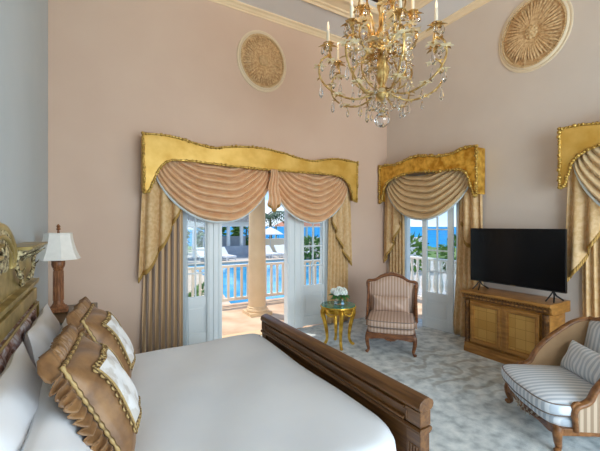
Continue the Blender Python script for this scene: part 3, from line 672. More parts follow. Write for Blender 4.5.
def sham(label, c, wd, up, W=.44, H=.46):
    t = thing('ruffled_cushion', label, 'cushion'); t.matrix_world = frame_matrix(c, wd, up)
    tk = .22
    pillow_mb(W, H, tk, sag=.03).build('cushion_body', GOLDSILK, t, smooth=180)
    def edge(q, ex=0, sag=.03):
        """perimeter param 0..1 -> (x, y, outward)"""
        q = (q % 1) * 4; k = int(q); f = 2 * (q - k) - 1
        u, v = ((f, -1), (1, f), (-f, 1), (-1, -f))[k]
        x = u * W / 2 * (1 - sag * (1 - v * v)); y = v * H / 2 * (1 - sag * (1 - u * u)); return x, y
    def outv(q):
        x0, y0 = edge(q - .004); x1, y1 = edge(q + .004); o = Vector((y1 - y0, -(x1 - x0), 0)); return o.normalized() if o.length > 1e-9 else Vector((1, 0, 0))
    N = 56
    random.seed(int(c[1] * 100)); ph = [random.uniform(.7, 1.3) for _ in range(N * 8)]
    def RF(a, v):
        x, y = edge(a); o = outv(a); k = ph[int(a * N * 7.99) % len(ph)]
        wv = math.sin(2 * PI * N * a + 1.4 * math.sin(2 * PI * 5 * a)); ln = .075 * (1 + .06 * math.sin(2 * PI * 7 * a))
        p = Vector((x, y, 0)) + o * (v * ln - .004) + Vector((-o.y, o.x, 0)) * (.012 * v * math.cos(2 * PI * N * a))
        return p + Vector((0, 0, .019 * wv * (v ** .6) * k - .02 * v * v))
    MB().grid(RF, N * 8, 6, cu=True).build('ruffle', GOLDSILK, t, smooth=180, solid=.003)
    pts = []
    for i in range(200):
        a = i / 200; x, y = edge(a); pts.append((x, y, .012))
    MB().tube(pts, [.0085 + .0022 * math.sin(i * 1.6) for i in range(200)], 7, closed=True).build('rope_cord', ROPE, t, smooth=180)
    # embroidered centre panel following the cushion face
    pu, pv = .64, .62
    def face(u, v, off):
        x = u * W / 2 * (1 - .03 * (1 - v * v)); y = v * H / 2 * (1 - .03 * (1 - u * u)); return (x, y, tk / 2 * pillow_z(u, v) + .004 * math.sin(9 * u + 5 * v) + off)
    MB().grid(lambda a, c_: face((2 * a - 1) * pu, (2 * c_ - 1) * pv, .005), 20, 20).build('embroidered_panel', EMBROID, t, smooth=180)
    b = MB(); M_ = 120; br = []
    for i in range(M_):
        q = i / M_ * 4; k = int(q); f = 2 * (q - k) - 1; u, v = ((f, -1), (1, f), (-f, 1), (-1, -f))[k]; br.append((u * pu, v * pv))
    b.tube([face(u, v, .008) for u, v in br], .005, 6, closed=True)
    for i in range(0, M_, 3):
        u, v = br[i]; L = 1.13; p0 = Vector(face(u, v, .008)); p1 = Vector(face(u * L, v * L, .008)); nx = br[(i + 3) % M_]; p2 = Vector(face(*nx, .008))
        b.tube(spline([p0, lerp(p0, p2, .2) + (p1 - p0) * .8, lerp(p0, p2, .5) + (p1 - p0), lerp(p0, p2, .8) + (p1 - p0) * .8, p2], 3), .004, 5)
    b.build('scalloped_braid', ROPE, t, smooth=60)
    return t
sham('nearer ruffled bronze cushion with white embroidered panel', (.485, 1.76, .895), (.10, 1, 0), (-.46, 0, .89), .46, .50)
sham('farther ruffled bronze cushion with white embroidered panel', (.525, 2.50, .885), (.10, 1, 0), (-.46, 0, .89), .46, .50)

# ------------------------------------------------------------------ nightstand and lamp
ns = thing('nightstand', 'dark topped gilt nightstand in the corner beyond the bed', 'nightstand', (.255, 3.63, 0))
b = MB(); b.box(-.22, .22, -.35, .35, .86, .885); b.build('top', NIGHT, ns, smooth=0, bevel=.008)
b = MB(); b.box(-.215, .21, -.33, .33, .1, .86); b.build('body', NIGHTG, ns, smooth=0, bevel=.004)
for z0, z1 in ((.14, .46), (.50, .82)):
    d = box(.21, .225, -.30, .30, z0, z1).build('drawer', NIGHTG, ns, smooth=0, bevel=.004); MB().ball((.238, 0, (z0 + z1) / 2), .016).build('knob', BRASS, d)
for sx in (-.19, .18):
    for sy in (-.30, .30): MB().lathe([(.03, .1), (.022, .05), (.028, 0)][::-1], 10, (sx, sy, 0)).build('leg', NIGHTG, ns)
lp = thing('table_lamp', 'column table lamp with white bell shade on the nightstand', 'lamp', (.176, 3.70, .89))
b = MB(); b.box(-.075, .075, -.075, .075, 0, .025); b.box(-.062, .062, -.062, .062, .025, .045); b.build('base', LAMPWOOD, lp, smooth=0, bevel=.005)
b = MB(); prof = [(.058, .045), (.05, .06), (.04, .075), (.036, .10), (.033, .36), (.036, .365), (.04, .375), (.032, .385)]
b.lathe(prof, 16)
for k in range(12): a = 2 * PI * k / 12; b.tube([(.036 * math.cos(a), .036 * math.sin(a), .10), (.034 * math.cos(a), .034 * math.sin(a), .36)], .006, 5)
b.build('column', LAMPWOOD, lp, smooth=50)
b = MB(); b.lathe([(.034, .38), (.045, .41), (.052, .445), (.048, .45), (.02, .46), (.01, .50), (.01, .70), (.004, .735)], 14)
for k in range(8): a = 2 * PI * k / 8; b.leaf((.036 * math.cos(a), .036 * math.sin(a), .385), (math.cos(a) * .5, math.sin(a) * .5, 1), .065, .035, .4, up=(math.cos(a), math.sin(a), 0))
b.build('capital', LAMPWOOD, lp, smooth=50)
sp = [(.166, .465), (.156, .485), (.143, .515), (.128, .56), (.115, .61), (.106, .655), (.102, .69)]
def shade_pt(u, v):
    q = v * (len(sp) - 1); i = min(int(q), len(sp) - 2); f = q - i; r = lerp(sp[i][0], sp[i + 1][0], f); z = lerp(sp[i][1], sp[i + 1][1], f)
    a = 2 * PI * u; k = math.cos(PI / 8) / math.cos((a % (PI / 4)) - PI / 8); return (r * k * math.cos(a + .2), r * k * math.sin(a + .2), z)
sh_o = MB().grid(shade_pt, 64, 12, cu=True).build('lamp_shade', SHADE, lp, smooth=25, solid=.004)
b = MB()
for v in (0, 1): b.tube([shade_pt(i / 64, v) for i in range(64)], .005, 5, closed=True)
for k in range(8): b.tube([shade_pt(k / 8 + .0001, i / 8) for i in range(9)], .003, 5)
b.build('shade_trim', SHADE, sh_o)
MB().lathe([(.012, .72), (.018, .73), (.01, .74), (.016, .752), (.004, .772)], 10).build('finial', LAMPWOOD, lp)

# ------------------------------------------------------------------ gilt side table with vase
st = thing('side_table', 'small round gilt side table with green marble top', 'side table', (3.33, 3.80, 0))
MB().lathe([(.20, .545), (.232, .548), (.235, .556), (.232, .565), (.0, .566)], 40).build('table_top', GREENGLASS, st)
b = MB(); b.lathe([(.19, .53), (.225, .53), (.24, .538), (.24, .55), (.236, .556), (.2, .545)], 40); b.lathe([(.17, .47), (.19, .465), (.195, .49), (.19, .53), (.1, .53), (.1, .47)], 40)
for k in range(24): a = 2 * PI * k / 24; b.ball((.238 * math.cos(a), .238 * math.sin(a), .54), .012, 6, 4)
b.build('apron', GILTTABLE, st, smooth=50)
for k in range(4):
    a = PI / 4 + PI / 2 * k + .35; ca, sa = math.cos(a), math.sin(a)
    pts = spline([(r * ca, r * sa, z) for r, z in ((.16, .53), (.205, .50), (.215, .44), (.185, .33), (.16, .2), (.155, .1), (.18, .04), (.205, .018))], 4)
    b = MB(); b.tube(pts, [lerp(.042, .019, min(1, i / 20)) if i < 22 else .021 for i in range(len(pts))], 8); b.ball((.208 * ca, .208 * sa, .018), (.024, .024, .018))
    for z in (.48, .45, .42): b.leaf((.205 * ca, .205 * sa, z + .02), (ca * .5, sa * .5, -1), .06, .04, -.3, up=(ca, sa, 0))
    b.build('leg', GILTTABLE, st, smooth=60)
for k in range(4):
    b = MB(); a = PI / 2 * k + .35
    for i in range(9): q = a + (i - 4) * .12; b.ball((.192 * math.cos(q), .192 * math.sin(q), .465 - .03 * math.cos((i - 4) * .4)), .016, 6, 5)
    b.build('apron_carving', GILTTABLE, st, smooth=60)
vs_ = thing('vase', 'clear square glass vase on the green topped side table', 'vase', (3.34, 3.79, .567))
b = MB(); b.box(-.05, .05, -.05, .05, 0, .012)
for q in ((-.05, -.045, -.05, .05), (.045, .05, -.05, .05), (-.045, .045, -.05, -.045), (-.045, .045, .045, .05)): b.box(*q, .012, .12)
b.build('glass_body', GLASS, vs_, smooth=0)
box(-.044, .044, -.044, .044, .013, .07).build('water', mat('vase_water', rgb(200, 226, 216), rough=0, trans=1, ior=1.33), vs_, smooth=0)
random.seed(11)
def flower(i, x, y, z, r):
    t = thing('white_flower', 'fluffy white blossom among green leaves in the glass vase', 'flower', (3.34, 3.79, .567), 0, 'white flowers in the glass vase')
    b = MB(); b.ball((x, y, z), r * .75, 8, 6)
    for k in range(30):
        th = math.acos(1 - 1.7 * (k + .5) / 30); p = k * 2.4; d = Vector((math.sin(th) * math.cos(p), math.sin(th) * math.sin(p), math.cos(th)))
        b.ball(Vector((x, y, z)) + d * r * .8, r * .3, 5, 4)
    b.build('blossom', PETAL, t, smooth=60)
    MB().tube(spline([(x * .3, y * .3, .02), (x * .5, y * .5, .12), (x, y, z)], 4), .004, 5).build('stem', LEAFG, t)
    b = MB()
    for k in range(4):
        a = math.atan2(y, x) + random.uniform(-1.2, 1.2); b.leaf((x * .6, y * .6, .10 + random.uniform(0, .03)), (math.cos(a), math.sin(a), random.uniform(-.1, .5)), random.uniform(.09, .13), .05, .4)
    b.build('leaves', LEAFG, t, smooth=60)
for i in range(8):
    if i < 1: x, y, z = 0, 0, .20
    else: a = 2 * PI * i / 7; x, y, z = .075 * math.cos(a), .075 * math.sin(a), .165 + .012 * (i % 2)
    flower(i, x, y, z, .046)

# ------------------------------------------------------------------ slipper chair
def rbox(x0, x1, y0, y1, z0, z1, r=.03, bow=0, dome=0, n=24):
    """soft box: rounded cushion with bowed front (toward -y) and domed top"""
    cx, cy, cz = (x0 + x1) / 2, (y0 + y1) / 2, (z0 + z1) / 2; hx, hy, hz = (x1 - x0) / 2, (y1 - y0) / 2, (z1 - z0) / 2
    b = MB()
    def S(u, v):
        a = 2 * PI * u; p = PI * (v - .5)
        se = lambda c, k: math.copysign(abs(c) ** k, c)
        k1, k2 = .22, .45
        x = se(math.cos(p), k2) * se(math.cos(a), k1); y = se(math.cos(p), k2) * se(math.sin(a), k1); z = se(math.sin(p), k2)
        Y = cy + hy * y - (bow * (1 - x * x) if y < 0 else 0) * min(1, -y if y < 0 else 0)
        Z = cz + hz * z + (dome * max(0, 1 - x * x) * max(0, 1 - y * y) if z > 0 else 0)
        return (cx + hx * x, Y, Z)
    b.grid(S, 64, n, cu=True); return b
def cab_leg(x, y, h, dx, dy, r0=.03, r1=.016):
    pts = spline([(x, y, h), (x + dx * .012, y + dy * .012, h * .78), (x + dx * .006, y + dy * .006, h * .45), (x - dx * .006, y - dy * .006, h * .2), (x + dx * .006, y + dy * .006, h * .06), (x + dx * .014, y + dy * .014, .0)], 4)
    n = len(pts); b = MB(); b.tube(pts, [lerp(r0, r1, min(1, i / (n * .75))) for i in range(n)], 10); b.ball((x + dx * .012, y + dy * .012, .018), (r1 * 1.5, r1 * 1.5, .018)); return b
ch = thing('slipper_chair', 'armless rose striped chair with carved walnut frame beside the gilt table', 'chair', (3.92, 3.39, 0), math.radians(-47))
b = MB()
rail_f = [(-.31, .265), (.31, .265), (.31, .19), (.24, .185), (.16, .20), (.08, .205), (.05, .185), (0, .175), (-.05, .185), (-.08, .205), (-.16, .20), (-.24, .185), (-.31, .19)]
b.prism(rail_f, lambda a, c, d: (a, d - .02 * (1 - (a / .31) ** 2), c), -.315, -.285)
for s in (-1, 1): b.prism([(-.285, .265), (.30, .265), (.30, .20), (.1, .205), (-.285, .19)], lambda a, c, d: (d, a, c), s * .31, s * .28)
b.box(-.28, .28, .28, .305, .2, .265)
b.build('seat_frame', WOODCH, ch, smooth=25, bevel=.004)
b = MB()
for k in range(-4, 5): b.leaf((k * .012, -.338, .205 + .004 * abs(k)), (k * .25, -.3, .8 if k % 2 else -.5), .03, .016, .3, up=(0, -1, 0))
for s in (-1, 1):
    for k in range(4): b.leaf((s * .27, -.325, .22), (math.cos(k * 1.6), -.2, math.sin(k * 1.6)), .03, .02, .3, up=(0, -1, 0))
b.build('seat_carving', WOODCH, ch, smooth=60)
for sx in (-1, 1):
    cab_leg(sx * .285, -.29, .25, sx, -1).build('leg', WOODCH, ch, smooth=60)
    cab_leg(sx * .27, .27, .25, sx * .3, 1.4).build('leg', WOODCH, ch, smooth=60)
rbox(-.30, .30, -.32, .29, .255, .345, bow=.015).build('seat_base', STRIPE_A, ch, smooth=180)
sc_ = rbox(-.305, .305, -.345, .24, .335, .445, bow=.03, dome=.025).build('seat_cushion', STRIPE_A, ch, smooth=180)
b = MB()
def cush_ring(z, k=.97):
    pts = []
    for i in range(80):
        a = 2 * PI * i / 80; se = lambda c, kk: math.copysign(abs(c) ** kk, c); x, y = se(math.cos(a), .22), se(math.sin(a), .22)
        pts.append((.305 * k * x, -.0525 + .2925 * k * y - (.03 * (1 - x * x) * (-y) if y < 0 else 0), z))
    return pts
b.tube(cush_ring(.428), .005, 5, closed=True); b.tube(cush_ring(.352), .005, 5, closed=True)
b.build('piping', PIPING, sc_, smooth=60)
# back: outline in (x, z) leaning back
lean = lambda x, z, d: (x, .235 + d + (z - .40) * .20, z)
out = smooth_line([(-.315, .36), (-.325, .55), (-.335, .72), (-.345, .80), (-.325, .835), (-.27, .838), (-.215, .855), (-.15, .90), (-.07, .925), (0, .935), (.07, .925), (.15, .90), (.215, .855), (.27, .838), (.325, .835), (.345, .80), (.335, .72), (.325, .55), (.315, .36)], 4)
MB().prism([(a * .93, .36 + (c - .36) * .965) for a, c in out], lean, .0, .06).build('backrest', STRIPE_A, ch, smooth=25)
hw = lambda z: interp([(.36, .29), (.6, .30), (.8, .315), (.835, .30), (.86, .2), (.92, .06), (.94, .0)], z)
b = MB()
def cush(u, v):
    x = (2 * u - 1) * .30; zt = interp([(0, .915), (.07, .905), (.15, .88), (.215, .84), (.30, .82)], abs(x)); z = lerp(.40, zt, v)
    e = min(u, 1 - u, v + .3, 1 - v); return lean(x, z, -.035 * min(1, e / .12) ** .5 + .003)
b.grid(cush, 32, 24).build('back_padding', STRIPE_A, ch, smooth=180)
b = MB(); P3 = [lean(a, c, .02) for a, c in out]; b.tube(P3, .024, 8, flat=1.0)
b.build('back_frame', WOODCH, ch, smooth=60)
b = MB()
for k in range(-5, 6): b.leaf(lean(k * .016, .945 - .003 * abs(k), .0), (k * .22, -.25, .55), .035, .02, .4, up=(0, -1, 0))
b.build('crest_carving', WOODCH, ch, smooth=60)
for s in (-1, 1):
    wp = smooth_line([(.30, .80), (.25, .74), (.19, .62), (.12, .50), (.06, .42), (-.02, .36)], 4)
    b = MB(); b.prism(wp + [(-.02, .27), (.29, .27), (.32, .6)], lambda a, c, d: (d, a, c), s * .315, s * .335); w_o = b.build('side_wing', STRIPE_A, ch, smooth=25)
    MB().tube([(s * .328, a, c) for a, c in wp], .019, 8).build('wing_rail', WOODCH, w_o, smooth=60)
lum = pillow_mb(.50, .22, .13).build('lumbar_pillow', STRIPE_A, smooth=180)
lum.matrix_world = Matrix.Translation((3.92, 3.39, 0)) @ Matrix.Rotation(math.radians(-47), 4, 'Z') @ frame_matrix((0, .125, .555), (1, 0, 0), (0, .2, .98))
tag(lum, 'small striped rose lumbar pillow propped on the slipper chair', 'pillow')

# ------------------------------------------------------------------ armchair at the right
AR = math.radians(-126.3); ALOC = (3.87, 1.25, 0)
ac = thing('armchair', 'wide low armchair with blue grey stripes and scrolled walnut arms', 'armchair', ALOC, AR)
# local: front toward -y, front legs at y = -.39
b = MB()
fr = [(-.37, .185), (.37, .185), (.37, .135), (.30, .125), (.2, .145), (.1, .14), (0, .115), (-.1, .14), (-.2, .145), (-.30, .125), (-.37, .135)]
b.prism(fr, lambda a, c, d: (a, d - .045 * (1 - (a / .37) ** 2), c), -.40, -.365)
for s in (-1, 1): b.prism([(-.365, .185), (.36, .185), (.36, .13), (.0, .14), (-.365, .13)], lambda a, c, d: (d, a, c), s * .37, s * .335)
b.box(-.335, .335, .33, .36, .13, .185)
b.build('seat_frame', WOODCH2, ac, smooth=25, bevel=.004)
b = MB()
for k in range(-7, 8): b.leaf((k * .02, -.447 + .0006 * k * k, .15), (k * .2, -.3, .7 if k % 2 else -.5), .04, .022, .3, up=(0, -1, 0))
b.build('seat_carving', mat('carved_pale_wood', rgb(150, 132, 110), rgb(186, 172, 152), scale=20, rough=.5), ac, smooth=60)
for sx in (-1, 1):
    cab_leg(sx * .345, -.375, .18, sx, -1, .036, .018).build('leg', WOODCH2, ac, smooth=60)
    cab_leg(sx * .33, .33, .18, sx * .3, 1.4, .034, .018).build('leg', WOODCH2, ac, smooth=60)
rbox(-.36, .36, -.41, .34, .165, .265, bow=.045).build('seat_base', STRIPE_B, ac, smooth=180)
sc2 = rbox(-.375, .375, -.455, .20, .25, .375, bow=.06, dome=.03).build('seat_cushion', STRIPE_B, ac, smooth=180)
def ring2(z, k=.975):
    pts = []
    for i in range(80):
        a = 2 * PI * i / 80; se = lambda c, kk: math.copysign(abs(c) ** kk, c); x, y = se(math.cos(a), .22), se(math.sin(a), .22)
        pts.append((.375 * k * x, -.1275 + .3275 * k * y - (.06 * (1 - x * x) * (-y) if y < 0 else 0), z))
    return pts
b = MB(); b.tube(ring2(.352), .005, 5, closed=True); b.tube(ring2(.270), .005, 5, closed=True); b.build('piping', PIPING, sc2, smooth=60)
arm_pts = [(-.27, .17), (-.275, .24), (-.285, .30), (-.265, .345), (-.21, .37), (-.175, .40), (-.14, .47), (-.06, .57), (.06, .67), (.18, .755), (.27, .785), (.33, .79)]
for s in (-1, 1):
    ap = smooth_line(arm_pts, 5)
    b = MB(); b.prism([(a, c) for a, c in ap if c > .2] + [(.36, .80), (.36, .18), (-.27, .18)], lambda a, c, d: (d, a, c), s * .345, s * .395)
    arm = b.build('arm', TANCLOTH if s < 0 else STRIPE_C, ac, smooth=25)
    b = MB(); b.tube([(s * .372, a, c) for a, c in ap], [.03 if i > 6 else .026 for i in range(len(ap))], 8, flat=.75)
    b.tube([(s * .372 + .03 * s * math.cos(q) * 0, -.262 + .03 * math.cos(q), .345 + .03 * math.sin(q)) for q in [i * .5 for i in range(13)]], .014, 6)
    b.build('arm_rail', WOODCH2, arm, smooth=60)
lean2 = lambda x, z, d: (x, .235 + d + (z - .38) * .2, z)
b = MB()
def bk(u, v):
    x = (2 * u - 1) * .345; zt = .80 + .06 * math.cos(x / .345 * PI / 2) ** 2; z = lerp(.30, zt, v); e = min(u, 1 - u, 1 - v); return lean2(x, z, -.05 * min(1, e / .15) ** .5)
b.grid(bk, 32, 20).build('back_padding', STRIPE_B, ac, smooth=180)
bo = smooth_line([(-.375, .3), (-.375, .6), (-.37, .785), (-.3, .80), (-.15, .855), (0, .875), (.15, .855), (.3, .80), (.37, .785), (.375, .6), (.375, .3)], 5)
MB().prism(bo, lean2, -.005, .05).build('backrest', TANCLOTH, ac, smooth=25)
MB().tube([lean2(a, c, .015) for a, c in bo], .026, 8).build('back_frame', WOODCH2, ac, smooth=60)
lum = pillow_mb(.62, .26, .15).build('lumbar_pillow', STRIPE_B, smooth=180)
lum.matrix_world = Matrix.Translation(ALOC) @ Matrix.Rotation(AR, 4, 'Z') @ frame_matrix((0, .09, .50), (1, 0, 0), (0, .42, .9))
tag(lum, 'long blue grey striped pillow resting on the armchair', 'pillow')

# ------------------------------------------------------------------ cabinet and television
CY0, CY1, CX0, CX1 = 1.80, 2.80, 4.64, 5.08
cab = thing('tv_cabinet', 'low gilt wooden cabinet with two gold leaf doors under the television', 'cabinet', (0, 0, 0))
b = MB(); b.box(CX0 + .03, CX1, CY0 + .03, CY1 - .03, .08, .70); b.build('body', CABWOOD, cab, smooth=0, bevel=.004)
b = MB(); b.prism([(CX1, 0), (CX0 - .0, 0), (CX0 - .0, .06), (CX0 + .012, .085), (CX0 + .012, .115), (CX0 + .03, .13), (CX1, .13)], lambda a, c, d: (a, d, c), CY0 + .0, CY1 - .0)
b.build('plinth', CABWOOD, cab, smooth=25, bevel=.004)
b = MB(); b.prism([(CX1, .68), (CX0 + .03, .68), (CX0 + .015, .695), (CX0 + .005, .70), (CX0 + .005, .745), (CX0 - .01, .755), (CX0 - .02, .765), (CX0 - .03, .775), (CX0 - .03, .797), (CX0 - .024, .803), (CX1, .803)], lambda a, c, d: (a, d, c), CY0 - .02, CY1 + .025)
b.build('top', CABWOOD, cab, smooth=25, bevel=.003)
b = MB(); n = 30; b.box(CX0 - .002, CX0 + .01, CY0 - .0, CY1 + .0, .702, .746)
for k in range(n):
    y = lerp(CY0 + .01, CY1 - .01, (k + .5) / n); b.box(CX0 - .006, CX0 + .006, y - .011, y + .011, .712, .738); b.ball((CX0 - .012, y, .758), (.009, .012, .008), 6, 4)
b.build('carved_frieze', CABDARK, cab, smooth=40)
b = MB()
for k in range(20): y = lerp(CY0 + .02, CY1 - .02, (k + .5) / 20); b.leaf((CX0 - .004, y - .02, .724), (-.1, 1, 0), .042, .024, .2, up=(-1, 0, 0))
b.build('leaf_carving', CABWOOD, cab, smooth=60)
for k, (y0, y1) in enumerate(((CY0 + .10, (CY0 + CY1) / 2 - .02), ((CY0 + CY1) / 2 + .02, CY1 - .09))):
    d = MB(); w_ = .035
    d.box(CX0 - .002, CX0 + .03, y0, y1, .15, .15 + w_); d.box(CX0 - .002, CX0 + .03, y0, y1, .665 - w_, .665); d.box(CX0 - .002, CX0 + .03, y0, y0 + w_, .15 + w_, .665 - w_); d.box(CX0 - .002, CX0 + .03, y1 - w_, y1, .15 + w_, .665 - w_)
    dd = d.build('door', CABWOOD, cab, smooth=0, bevel=.005)
    ml = MB(); a_, b_, c_, e_ = y0 + w_ + .006, y1 - w_ - .006, .15 + w_ + .006, .665 - w_ - .006
    for q in (((a_, c_), (b_, c_)), ((b_, c_), (b_, e_)), ((b_, e_), (a_, e_)), ((a_, e_), (a_, c_))): ml.tube([(CX0 + .012, *q[0]), (CX0 + .012, *q[1])], .009, 6)
    ml.build('door_moulding', CABWOOD, dd, smooth=60)
    box(CX0 + .020, CX0 + .031, y0 + w_, y1 - w_, .15 + w_, .665 - w_).build('gold_leaf_panel', CABLEAF, dd, smooth=0)
b = MB(); b.box(CX0 + .004, CX0 + .03, (CY0 + CY1) / 2 - .018, (CY0 + CY1) / 2 + .018, .13, .68); b.build('centre_stile', CABWOOD, cab, smooth=0, bevel=.004)
for y in (CY0 + .045, CY1 - .04):
    b = MB(); b.lathe([(.03, .13), (.034, .15), (.026, .17), (.028, .4), (.024, .62), (.034, .645), (.034, .68)], 14, (CX0 + .02, y, 0))
    for k in range(10): a = 2 * PI * k / 10; b.tube([(CX0 + .02 + .028 * math.cos(a), y + .028 * math.sin(a), .18), (CX0 + .02 + .026 * math.cos(a), y + .026 * math.sin(a), .61)], .005, 5)
    b.build('pilaster', CABDARK, cab, smooth=50)
b = MB(); b.box(CX0 + .06, CX1 - .06, CY0 + .022, CY0 + .03, .16, .65); b.build('side_panel', CABWOOD, cab, smooth=0, bevel=.004)
tv = thing('television', 'large flat black television on the gilt cabinet', 'television', (4.86, 2.29, .803))
TW, T0, T1 = .555, .105, .81
b = MB(); b.box(-.004, .03, -TW, TW, T0, T1); b.box(.03, .075, -TW + .15, TW - .15, T0 + .05, T1 - .25); b.build('casing', BLACK, tv, smooth=0, bevel=.004)
box(-.0075, -.004, -TW + .008, TW - .008, T0 + .016, T1 - .008).build('screen', SCREEN, tv, smooth=0)
box(-.0065, -.003, -.03, .03, T0 + .004, T0 + .010).build('logo_strip', BRASS, tv, smooth=0)
for y in (-.43, .43):
    b = MB()
    b.tube([(.01, y, T0 + .01), (-.02, y - .02, .06), (-.10, y - .05, .006)], .009, 6); b.tube([(.01, y, T0 + .01), (.03, y - .02, .06), (.12, y - .05, .006)], .009, 6)
    b.tube([(.01, y, T0 + .01), (-.02, y + .02, .06), (-.10, y + .03, .006)], .008, 6)
    b.build('foot', BLACK, tv)

# ------------------------------------------------------------------ chandelier
CHX, CHY = 2.83, 2.44
cd = thing('chandelier', 'large gilt chandelier hung with crystal drops', 'chandelier', (CHX, CHY, 0))
b = MB(); b.lathe([(.012, 2.84), (.05, 2.86), (.075, 2.90), (.04, 2.94), (.03, 3.0), (.055, 3.06), (.075, 3.14), (.05, 3.22), (.03, 3.28), (.04, 3.36), (.085, 3.42), (.06, 3.5), (.03, 3.56), (.028, 3.7), (.05, 3.76), (.03, 3.84), (.025, 4.2), (.05, 4.25), (.015, 4.3)], 16)
b.build('stem', CHANGOLD, cd, smooth=60)
b = MB(); b.tube([(0, 0, 4.3), (0, 0, ZC + .40)], .012, 8); b.lathe([(.02, ZC + .36), (.09, ZC + .40), (.11, ZC + .44), (.11, ZC + .45)], 20)
b.build('ceiling_rod', CHANGOLD, cd, smooth=60)
b = MB()
for k in range(8):
    a = 2 * PI * k / 8; ca, sa = math.cos(a), math.sin(a)
    b.leaf((.03 * ca, .03 * sa, 2.90), (ca, sa, .5), .15, .07, .5, up=(0, 0, 1)); b.leaf((.04 * ca, .04 * sa, 3.40), (ca, sa, .9), .12, .05, .6)
    b.leaf((.03 * ca, .03 * sa, 2.92), (ca, sa, -.5), .10, .05, -.5)
b.build('acanthus_leaves', PALEGILT, cd, smooth=60)
# palmette frames around the stem
b = MB()
for k in range(4):
    a = PI / 4 + 2 * PI * k / 4 + .5; ca, sa = math.cos(a), math.sin(a)
    for j in range(9):
        q = PI * (j + .5) / 9; d = Vector((ca * .25 - sa * math.cos(q), sa * .25 + ca * math.cos(q), math.sin(q))); b.leaf((.10 * ca, .10 * sa, 3.28), d, .16, .022, .15, up=(ca, sa, 0))
b.build('palmettes', CHANGOLD, cd, smooth=60)
def drop_mb(L, r):
    return MB().lathe([(.001, -L), (r * .75, -L * .86), (r, -L * .72), (r * .55, -L * .4), (r * .12, -L * .2), (r * .1, -L * .17), (r * .35, -L * .1), (r * .1, 0)], 6)
D1 = drop_mb(.15, .023); D2 = drop_mb(.105, .018)
def arm_set(n, path, off, candle_r, tier, r_t):
    for k in range(n):
        a = 2 * PI * k / n + off; ca, sa = math.cos(a), math.sin(a)
        W = lambda r, z, s=0: (r * ca - s * sa, r * sa + s * ca, z)
        b = MB(); pts = [W(p[0], p[1]) for p in [(q.x, q.y) for q in spline([(r, z, 0) for r, z in path], 6)]]
        b.tube(pts, r_t, 6)
        for i in range(3, len(pts) - 2, 5):
            s = 1 if i % 2 else -1; b.leaf(pts[i], (ca * .4 - sa * s, sa * .4 + ca * s, .4), .055, .026, .5)
        rx, rz = path[-1]
        b.lathe([(.008, rz - .02), (.03, rz), (.05, rz + .018), (.045, rz + .02), (.014, rz + .012), (.014, rz + .03)], 10, (rx * ca, rx * sa, 0))
        for j in range(6): q = a + 2 * PI * j / 6; b.leaf((rx * ca, rx * sa, rz - .005), (math.cos(q), math.sin(q), .35), .085, .042, .5)
        arm = b.build('arm', CHANGOLD, cd, smooth=60)
        for j in range(3):
            i = int(len(pts) * (.3 + .25 * j)); b = MB(); b.ball(Vector(pts[i]) + Vector((0, 0, .012)), .016, 6, 5)
            for q in range(5): w_ = a + q * PI * .4 + .6; b.leaf(pts[i], (math.cos(w_), math.sin(w_), .55), .062, .042, .5)
            b.build('gilt_flower', PALEGILT, arm, smooth=60)
        b = MB(); b.lathe([(.014, rz + .03), (.014, rz + .145), (.004, rz + .148)], 10, (rx * ca, rx * sa, 0)); b.build('candle', CANDLE, arm, smooth=50)
        b = MB(); b.lathe([(.006, rz + .147), (.013, rz + .165), (.012, rz + .185), (.005, rz + .215), (.001, rz + .235)], 8, (rx * ca, rx * sa, 0)); b.build('bulb', BULB, arm, smooth=60)
        if tier: light('bulb_sparkle_fill', 'POINT', (CHX + rx * ca, CHY + rx * sa, rz + .19), (0, 0, 0), 2.2, (1.0, .80, .55), .02)  # small warm lights added at the bulbs for sparkle on the gilding
        for j, i in enumerate([int(len(pts) * f) for f in ((.28, .45, .62, .80) if tier else (.35, .6, .85))]):
            p = Vector(pts[i]); m_ = MB().join(D1 if j % 2 else D2, Matrix.Translation((p.x, p.y, p.z - .012 - .02 * (j % 2)))); m_.tube([(p.x, p.y, p.z), (p.x, p.y, p.z - .03)], .0015, 4)
            m_.build('crystal_drop', CRYSTAL, arm, smooth=0)
        for j in range(3):
            q = a + (j - 1) * 1.3; p = Vector((rx * ca + .055 * math.cos(q), rx * sa + .055 * math.sin(q), rz + .012)); m_ = MB().join(D2, Matrix.Translation(p)); m_.build('crystal_drop', CRYSTAL, arm, smooth=0)
arm_set(8, [(.04, 2.97), (.12, 2.90), (.26, 2.86), (.42, 2.90), (.55, 2.99), (.605, 3.10), (.585, 3.22), (.52, 3.27), (.49, 3.22), (.51, 3.33), (.52, 3.37)], .30, .5, 1, .0095)
arm_set(6, [(.03, 3.36), (.10, 3.26), (.22, 3.26), (.31, 3.36), (.30, 3.47), (.25, 3.47), (.27, 3.56), (.285, 3.62)], .12, .3, 0, .009)
